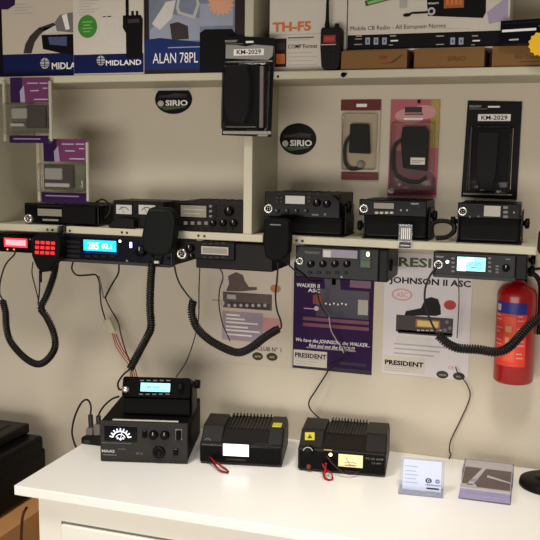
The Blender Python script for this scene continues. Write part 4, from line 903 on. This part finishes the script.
mt = d.part('meter', m, 'black meter with white round scale'); m = MB(); m.tube([(xm, -.0042, zm_), (xm + .004, -.0042, zm_ + .018)], .0007, 'meter_white', 5); d.t.part('needle', m, local=True, parent=mt)
for px, py, r_ in ((153.6, 434.6, 4.6), (165, 434.8, 4.6)):
    x, z = d.L(px, py); m = MB(); m.knob(x, z, 0, r_ * s, .012, 'black', 'light_grey'); d.part('knob', m)
x, z = d.L(159, 452); m = MB(); m.lathe([(0, -.004), (6.6 * s * .5, -.004), (6.6 * s * .55, -.007), (6.6 * s * .9, -.007), (6.6 * s, 0)], 'black', (x, 0, z), 'y', 24); d.part('output_socket', m)
for r_ in ((176, 429.5, 181.5, 439.4), (142.6, 430, 146.8, 437.4), (173.5, 448.4, 178, 455)):
    x0, x1, z0, z1 = d.R(r_); m = MB(); m.box(x0 - .001, x1 + .001, -.001, .001, z0 - .001, z1 + .001, 'dull_silver' if r_[0] > 175 and r_[1] < 440 else 'charcoal'); m.box(x0, x1, -.005, .001, z0, z1, 'black_gloss', .0012); d.part('switch', m)
for xx in (.02, W - .02):
    for yy in (.02, D - .02): m = MB(); m.lathe([(0, 0), (.008, 0), (.007, .005), (0, .005)], 'black', (xx, yy, 0), 'z', 12); d.part('foot', m)
psu = d
# small radio on the power supply, tipped back in its cradle
d2 = Thing('mobile_radio', 'small black radio with a pale blue display stacked on the bench power supply', 'radio', psu.t.m @ Vector((.02, .03, PSH + .0004)), psu.rz)
YY = .012; fp = psu.t.m @ Vector((0, YY + .03, 0)); nn = psu.n
def L2(px, py): q = psu.t.inv @ hit(px, py, fp, nn); return q.x - .02, q.z - PSH
def R2(r): x_0, y_0, x_1, y_1 = r; return L2(x_0, (y_0 + y_1) / 2)[0], L2(x_1, (y_0 + y_1) / 2)[0], L2((x_0 + x_1) / 2, y_1)[1], L2((x_0 + x_1) / 2, y_0)[1]
x0, x1, z0, z1 = R2((121.5, 377, 189.5, 397.8))
TB = Matrix.Translation((0, YY, z0)) @ Matrix.Rotation(-.33, 4, 'X') @ Matrix.Diagonal((1, 1, .95, 1)) @ Matrix.Translation((0, -YY, -z0))
def p2(nm, m): d2.part(nm, m.xf(TB), local=True)
m = MB(); m.box(x0 + .002, x1 - .002, YY + .01, YY + .125, z0 + .001, z1 - .001, 'black', .003, 2); p2('casing', m)
m = MB(); m.prism([(x0 + .004, z0), (x1 - .002, z0), (x1, z0 + .004), (x1, z1 - .004), (x1 - .003, z1), (x0 + .004, z1), (x0, z1 - .004), (x0, z0 + .004)], YY, YY + .012, 'panel_flat', .002); p2('front_panel', m)
a0, a1, c0, c1 = R2((140, 383, 169.6, 391.8)); m = MB(); m.box(a0 - .002, a1 + .002, YY - .001, YY + .002, c0 - .002, c1 + .002, 'black_gloss', .0005); m.rect(a0, a1, c0, c1, YY - .0014, 'lcd_pale_blue'); m.text('145.500', a0 + .012, c0 + .0085, YY - .0018, .006, 'lcd_ink', w=.036, bold=.01); m.rect(a0 + .006, a1 - .008, c0 + .003, c0 + .0042, YY - .0018, 'lcd_ink'); p2('display', m)
for k in range(5):
    for py in (380.4, 394.4):
        a0, a1, c0, c1 = R2((139 + 6.6 * k, py - .6, 143 + 6.6 * k, py + .6)); m = MB(); m.box(a0, a1, YY - .003, YY + .001, c0, c1, 'mid_grey', .0005); p2('button', m)
x, z = L2(125.5, 389.6); m = MB(); m.lathe([(0, -.012), (.006, -.012), (.009, -.008), (.0095, 0)], 'silver', (x, YY, z), 'y', 18); p2('microphone_socket', m)
x, z = L2(180, 387); m = MB(); m.knob(x, z, YY, .009, .012, 'black', 'charcoal'); p2('knob', m)
m = MB(); m.box(x0 - .003, x1 + .003, YY + .02, YY + .11, .0006, .004, 'black'); m.box(x0 - .004, x0 - .001, YY + .025, YY + .1, .001, z0 + .02, 'black'); m.box(x1 + .001, x1 + .004, YY + .025, YY + .1, .001, z0 + .02, 'black')
m.xprism([(YY + .012, .004), (YY + .012, z0 - .006), (YY + .1, z0 - .034), (YY + .1, .004)], x0 + .002, x1 - .002, 'black_matte', .002); d2.part('mounting_bracket', m, local=True)
m = MB(); m.lathe([(0, .016), (.011, .015), (.0115, .003), (.004, 0)], 'black', (x1 + .004, YY + .05, z0 + .024), 'x', 18); d2.part('bracket_knob', m, local=True)
xa_, za_ = psu.L(112, 419.5, 0); xb_, _ = psu.L(178, 421.4, 0)
m = MB(); m.box(xa_ - .02, xb_ - .02, -.026, -.019, .0006, .0035, 'light_grey', .001); d2.part('pale_strip', m, 'pale strip', local=True)  # pale strip laid in front of the cradle

def amp(name, label, pa, pb, ptop, dep, disp, disp_mat, fins, sticker_r, leads, extra, cat='power supply', z_front=None):
    d = Dev(name, label, cat, pa, pb); W = d.w; s = d.sc(); zf = d.L((pa[0] + pb[0]) / 2, ptop)[1]; zt = zf + .022
    m = MB()
    # body: front face upright, sloped shoulder then flat top
    prof = [(0, .003), (0, zf * .92), (.012, zf), (.055, zt), (dep - .02, zt), (dep, zt - .015), (dep, .003)]
    m.xprism(prof, 0, W, 'amp_brown' if 'yellow' in label else 'amp_grey', .004); d.part('casing', m)
    fa, fb = fins
    for k in range(12):
        xx = W * (fa + (fb - fa) * k / 11); m = MB(); m.xprism([(.02, zf - .002), (.055, zt + .001), (dep - .004, zt + .006), (dep - .002, zt - .02), (.03, zt - .02)], xx - .0014, xx + .0014, 'black'); d.part('cooling_fin', m)
    m = MB(); m.xprism([(.012, zf - .003), (.053, zt - .003), (dep - .006, zt - .001), (dep - .006, zt - .02), (.03, zt - .02)], W * (fa - .02), W * (fb + .02), 'black_matte', .001); d.part('heat_sink', m)
    for u0, u1 in ((.0, fa - .03), (fb + .03, 1)):
        m = MB(); m.xprism([(.006, zf - .004), (.05, zt + .008), (dep - .03, zt + .010), (dep - .004, zt - .01), (dep - .004, zt - .03), (.02, zt - .03)], W * u0 + .001, W * u1 - .001, 'amp_brown' if 'yellow' in label else 'amp_grey', .003); d.part('shoulder_block', m)
    m = MB(); m.box(.004, W - .004, -.002, .002, .006, zf * .9, 'black_gloss', .0015); extra(d, m, s); d.part('front_panel', m)
    x0, x1, z0, z1 = d.R(disp); m = MB(); m.box(x0 - .002, x1 + .002, -.0045, .001, z0 - .002, z1 + .002, 'black', .0008); m.rect(x0, x1, z0, z1, -.005, disp_mat)
    if disp_mat == 'lcd_amber':
        xm = (x0 + x1) / 2; m.ring(xm, z0 - .02, .032, .033, -.0053, 'print_dark', 1.1, PI - 1.1, 16); m.ring(xm, z0 - .02, .026, .0265, -.0053, 'print_dark', 1.1, PI - 1.1, 16); m.tube([(xm, -.0055, z0 + .002), (xm - .012, -.0055, z1 - .006)], .0004, 'print_black', 4); m.rect(xm - .014, xm + .014, z0 + .003, z0 + .005, -.0053, 'print_amber_dark')
    d.part('display', m)
    # yellow warning label on the sloped shoulder
    px0, py0, px1, py1 = sticker_r
    nm = Vector((0, -(zt + .008 - zf + .004), .044)).normalized()
    wn = (d.t.m.to_3x3() @ nm); wp = d.t.m @ Vector((0, .006 - .001, zf - .004 + .0008))
    cs = [d.t.inv @ hit(a, c, wp, wn) for a, c in ((px0, py1), (px1, py1), (px1, py0), (px0, py0))]
    return d, W, s, zf, zt, cs, nm
def lead(d, pts, mk, r=.0016, label=None):
    m = MB(); m.tube(spline([Vector(q) for q in pts], 8), r, mk, 6); d.part('lead', m, label)
def ex2(d, m, s):
    a = d.L(226, 459); m.rect(a[0], a[0] + 20 * s, a[1] - .002, a[1] + .003, -.0024, 'print_maroon'); a = d.L(254, 444); m.text('Digital Display', a[0], a[1], -.0024, 1.6 * s, 'dark_grey', w=18 * s); a = d.L(208, 441); m.ring(a[0], a[1], 2.6 * s, 3.2 * s, -.0024, 'mid_grey', .3, PI - .3, 14)
d, W, s, zf, zt, cs, nm = amp('power_supply', 'dark finned power supply with a bright white display, in the middle', (199.5, 463.5), (282, 468), 444, .165, (223.4, 443.6, 249, 455.4), 'lcd_white', (.3, .78), (273, 415.8, 281.6, 423), None, ex2)
m = MB(); m.box(W * .85, W * .96, .05, .078, zt + .0085, zt + .0108, 'sticker_yellow'); d.part('warning_label', m, 'small yellow label')

x, z = d.L(210, 460)
lead(d, [(x, -.002, .018), (x + .01, -.02, .02), (x + .03, -.05, .008), (x + .05, -.055, .003), (x + .05, -.04, .003), (x + .02, -.02, .012)], 'wire_red')
lead(d, [(x + .004, -.002, .014), (x + .02, -.03, .016), (x + .045, -.045, .006), (x + .056, -.05, .003)], 'wire_red')
lead(d, [(x - .004, -.002, .012), (x + .014, -.026, .01), (x + .035, -.05, .003), (x + .056, -.058, .003)], 'wire_black')
def ex3(d, m, s):
    a = d.L(366, 459); m.text('PS-30 AMP', a[0], a[1], -.0024, 2 * s, 'mid_grey', w=17 * s); a = d.L(372, 463.5); m.text('13.8V', a[0], a[1], -.0024, 1.6 * s, 'mid_grey', w=9 * s); a = d.L(345, 470.5); m.rect(a[0], a[0] + 14 * s, a[1] - .002, a[1] + .002, -.0024, 'print_maroon'); a = d.L(324, 449.5); m.rect(a[0], a[0] + 8 * s, a[1] - .001, a[1] + .002, -.0024, 'print_yellow')
d, W, s, zf, zt, cs, nm = amp('power_supply', 'black finned power supply with a yellowish meter beside the card holder', (297.5, 470.5), (385.5, 478), 450, .165, (338.6, 454, 363, 466.4), 'lcd_amber', (.31, .72), (305, 432.6, 314.6, 440.4), None, ex3)
m = MB(); c_ = [Vector((q.x, q.y, q.z)) for q in cs]; m.add([q + nm * .0012 for q in c_], [(0, 1, 2, 3)], 'sticker_yellow')
cc = (c_[0] + c_[2]) / 2; ux = (c_[1] - c_[0]) * .28; uz = (c_[3] - c_[0]) * .28; m.add([cc - ux - uz + nm * .0016, cc + ux - uz + nm * .0016, cc + uz + nm * .0016], [(0, 1, 2)], 'print_olive'); d.part('warning_label', m, 'small yellow label')
x, z = d.L(309, 449.6); m = MB(); m.knob(x, z, 0, 5.2 * s, .016, 'black', None); m.ring(x, z, 4.2 * s, 5 * s, -.0165, 'light_grey', .3, PI - .2, 16); d.part('knob', m)
x, z = d.L(309, 466); m = MB(); m.lathe([(0, -.01), (.005, -.009), (.006, 0)], 'print_brick', (x, 0, z), 'y', 14); d.part('terminal', m, 'red terminal')
x, z = d.L(330.6, 454.4); m = MB(); m.lathe([(0, -.003), (1.2 * s, -.0025), (1.7 * s, 0)], 'led_white', (x, -.002, z), 'y', 14); d.part('indicator_light', m)
x, z = d.L(323, 464)
lead(d, [(x, -.002, z), (x + .002, -.02, z + .006), (x + .012, -.028, z - .008), (x + .004, -.03, .012), (x + .012, -.045, .003), (x + .028, -.045, .003), (x + .024, -.03, .012), (x + .008, -.02, z - .004), (x + .01, -.012, z + .008)], 'wire_red', .002)
lead(d, [(x + .006, -.002, z + .004), (x + .01, -.026, z), (x + .01, -.04, .006), (x + .022, -.052, .003)], 'wire_red', .002)
lead(d, [(x + .008, -.002, z + .022), (x + .03, -.02, z + .006), (x + .055, -.022, .012), (x + .075, -.014, .008), (x + .085, -.005, .012)], 'wire_brown', .0018)

# card holder
d = Dev('business_card_holder', 'clear upright holder with a pale blue business card beside the yellow meter supply', 'card holder', (398.6, 491.5), (443.2, 496))
W = d.w; tilt = Matrix.Rotation(-.38, 4, 'X'); HH = .078
m = MB(); m.box(0, W, 0, .0025, 0, HH, 'acrylic', .0006); m.xf(tilt)
m.box(0, W, -.014, .04, 0, .003, 'acrylic', .0006); m.box(0, W, -.016, -.0135, 0, .014, 'acrylic', .0006); d.part('holder', m)
m = MB(); m.box(.008, W - .006, -.0024, -.0006, .006, HH - .004, 'card_blue'); yk = -.0027
m.rect(.012, W * .4, HH - .02, HH - .0185, yk, 'card_blue_dark'); 
for k in range(4): m.rect(.012, W * (.42 - .05 * (k % 2)), .022 + k * .0085, .0235 + k * .0085, yk, 'card_blue_dark')
m.ell(W * .66, .03, .0072, .0056, yk, 'card_ink', 20); m.ring(W * .66, .03, .002, .0035, yk - .0002, 'card_blue', n=14); m.ell(W * .86, .03, .0062, .005, yk, 'card_blue_dark', 20); m.ring(W * .86, .03, .003, .004, yk - .0002, 'card_ink', n=14)
m.text('PRESIDENT', W * .6, .019, yk, .003, 'card_ink', w=.034, bold=.02); m.rect(W * .62, W * .9, .0115, .015, yk, 'card_ink')
m.xf(tilt); d.part('business_card', m)
# leaflet tray
d = Dev('leaflet_tray', 'clear open tray holding a stack of leaflets beside the round black base', 'tray', (459, 498.5), (510, 504), turn=-.06)
W = d.w; LD = .185
m = MB(); m.box(-.002, W + .002, -.002, LD + .004, 0, .002, 'acrylic'); m.box(-.003, W + .003, LD + .001, LD + .0035, 0, .027, 'acrylic', .0006); m.box(-.0032, -.001, .1, LD, 0, .03, 'acrylic', .0005); m.box(W + .001, W + .0032, .1, LD, 0, .03, 'acrylic', .0005); d.part('tray', m)
N = 12; th = .0021
def leaflet(k, top):
    m = MB(); z0 = .0026 + k * th; jx, jy = random.uniform(-.0006, .0006), random.uniform(-.0012, .0004)
    m.box(jx + .001, W - .001 + jx, jy, LD - .003 + jy, z0, z0 + th * .92, 'leaflet_edge' if not top else 'leaflet_light')
    if top:
        zz = z0 + th * .92 + .0003
        def q(pts, mk, dz=0): m.add([(u * W + jx, v * (LD - .003) + jy, zz + dz) for u, v in pts], [tuple(range(len(pts)))], mk)
        q([(.02, .06), (.98, .06), (.98, .72), (.02, .72)], 'leaflet_brown'); q([(.02, .74), (.98, .74), (.98, .98), (.02, .98)], 'leaflet_light', .0001)
        q([(.12, .1), (.24, .1), (.46, .74), (.38, .74)], 'leaflet_light', .0002); q([(.0, .04), (.34, .04), (.3, .14), (.0, .12)], 'leaflet_light', .0002); q([(.14, .2), (.3, .24), (.34, .34), (.2, .3)], 'leaflet_edge', .0003); q([(.5, .42), (.98, .3), (.98, .34), (.5, .5)], 'leaflet_light', .0002); q([(.55, .6), (.98, .56), (.98, .6), (.55, .64)], 'mid_grey', .0002)
    loc = d.t.m @ Vector((0, 0, 0))
    o = bpy.data.objects.new('leaflet', m.mesh('leaflet')); COL.objects.link(o); o.location = loc; o.rotation_euler = (0, 0, d.rz); o['category'] = 'leaflet'; o['group'] = 'leaflets in the clear tray'
    o['label'] = 'topmost brown picture leaflet in the clear tray' if top else 'thin lilac edged leaflet within the stack in the clear tray'
for k in range(N): leaflet(k, k == N - 1)
# round black base at the right edge
c = PZ(548, 486, ZC); m = MB(); r = .066
m.lathe([(0, 0), (r, 0), (r, .006), (r * .97, .013), (r * .8, .0185), (r * .5, .02)], 'brown_black', (c.x, c.y, ZC + .0005), 'z', 48)
t = Thing('round_stand', 'round black base cut off by the right edge on the worktop', 'stand', (c.x, c.y, ZC)); t.part('base_disc', m)
m = MB(); m.lathe([(r * .5, .0198), (r * .46, .022), (.012, .022), (.012, .06), (0, .06)], 'black', (c.x, c.y, ZC + .0005), 'z', 32); t.part('hub', m)

# ------------------------------------------------------------------ socket block with plugs
p = PZ(90, 445, ZC)
t = Thing('power_strip', 'small black socket block at the left rear edge of the worktop', 'socket block', (p.x, p.y, ZC))
y = p.y
m = MB(); a0, a1, c0, c1 = RC((81, 436.5, 101, 447), y); m.prism([(a0, ZC + .0005), (a0, ZC + .016), (a0 + .008, ZC + .022), (a1, c1 + .004), (a1, ZC + .0005)], y, y + .05, 'brown_black', .002); t.part('block', m)
for nm, r_, mk in (('socket_face', (84, 440, 90, 444), 'dark_grey'),):
    a0, a1, c0, c1 = RC(r_, y); m = MB(); m.box(a0, a1, y - .001, y + .001, c0, c1, mk, .0004); t.part(nm, m)
def plug(label, r_, top, pts, mk='connector_grey'):
    a0, a1, c0, c1 = RC(r_, y + .015); t = Thing('power_plug', label, 'plug', ((a0 + a1) / 2, y + .02, c0), group='plugs in the socket block')
    m = MB(); m.box(a0, a1, y + .008, y + .03, c0, c1, mk, .004, 2); t.part('plug_body', m)
    xm = (a0 + a1) / 2; zt_ = P(top[0], top[1], y + .02).z; xt = P(top[0], top[1], y + .02).x
    m = MB(); m.tube([(xm, y + .02, c1 - .004), (xt, y + .02, zt_)], .0065, 'wire_black', 10); t.part('strain_relief', m)
    m = MB(); m.tube(spline([(xt, y + .02, zt_)] + [P(*q) for q in pts], 12), .0026, 'wire_black', 8); t.part('cable', m)
plug('grey plug whose black cable loops up in an arch left of the bench supply', (87, 427.5, 93.6, 438), (90.4, 415), [(91, 408, y + .03), (89.5, 402, y + .04), (86, 399.6, y + .05), (81, 403.5, y + .06), (75, 416, y + .06), (72, 431, y + .06), (74, 442, y + .05), (77, 449, y + .04)])
plug('grey plug whose black cable runs up towards the stacked radio', (94.5, 424, 101, 437), (98.4, 416), [(100.5, 411, y + .04), (105, 405, y + .05), (112, 399, y + .06), (119, 396.4, y + .08)])

# ------------------------------------------------------------------ printer on its box, far left
px1, zb = -1.328, .672
t = Thing('printer', 'black printer standing on a brown box left of the worktop', 'printer', (-1.55, -.3, zb))
m = MB(); m.box(-1.80, px1, -.52, -.1, zb + .006, .797, 'black', .012, 3); t.part('body', m)
m = MB(); m.box(-1.80, px1 - .004, -.51, -.104,   .782, .834, 'black', .014, 3); t.part('scanner_unit', m)
m = MB(); m.box(-1.78, px1 - .05, -.5, -.105,   .835, .864, 'brown_black', .006, 2); m.box(-1.74, px1 - .09, -.46, -.14, .8635, .866, 'charcoal', .001); t.part('lid', m)
m = MB(); m.box(-1.76, px1 - .03, -.535, -.515, .69, .75, 'charcoal', .004); t.part('paper_tray', m)
for xx in (-1.77, px1 - .03):
    for yy in (-.49, -.13): m = MB(); m.lathe([(0, 0), (.012, 0), (.01, .008), (0, .008)], 'black', (xx, yy, zb + .0004), 'z', 12); t.part('foot', m)
t = Thing('side_box', 'brown box table under the printer at the lower left', 'table', (-1.55, -.3, 0))
m = MB(); m.box(-1.86, -1.27, -.5, -.04, .02, zb, 'table_brown', .004); t.part('box_body', m)
m = MB(); m.box(-1.84, -1.29, -.502, -.499, .05, zb - .03, 'cardboard_dark'); t.part('front_panel', m)
wire('black cable hanging down the front of the brown box by the printer', [(27, 507, -.5), (23, 515, -.515), (21.5, 530, -.515), (21, 560, -.515)], .0035, 'wire_brown', name='printer_cable', cat='cable')

# ------------------------------------------------------------------ light
def area(name, loc, target, size, power, col):
    l = bpy.data.lights.new(name, 'AREA'); l.shape = 'RECTANGLE'; l.size, l.size_y = size; l.energy = power; l.color = col
    o = bpy.data.objects.new(name, l); COL.objects.link(o); o.location = loc
    o.rotation_euler = (Vector(target) - Vector(loc)).to_track_quat('-Z', 'Y').to_euler(); return o
for sx in (-.95, .05):  # unseen spots added to brighten the worktop, cone kept off the upper boxes
    l = bpy.data.lights.new('worktop_fill_spot', 'SPOT'); l.energy = 100; l.color = (1, .955, .9); l.spot_size = math.radians(64); l.spot_blend = 1; l.shadow_soft_size = .22
    o = bpy.data.objects.new('worktop_fill_spot', l); COL.objects.link(o); o.location = (sx, -1.15, 2.68); o.rotation_euler = (Vector((sx, -.42, .8)) - o.location).to_track_quat('-Z', 'Y').to_euler()
area('front_fill_light', (-.7, -2.8, .98), (-.65, 0, .85), (2.6, .7), 45, (1, .965, .92))  # unseen soft light added low in front to lift wall and cabinet
w = bpy.data.worlds.new('world'); bpy.context.scene.world = w; w.use_nodes = True
w.node_tree.nodes['Background'].inputs[0].default_value = (1, .94, .80, 1); w.node_tree.nodes['Background'].inputs[1].default_value = .22
sc = bpy.context.scene
sc.view_settings.view_transform = 'Standard'; sc.view_settings.look = 'None'; sc.view_settings.exposure = 0; sc.view_settings.gamma = 1
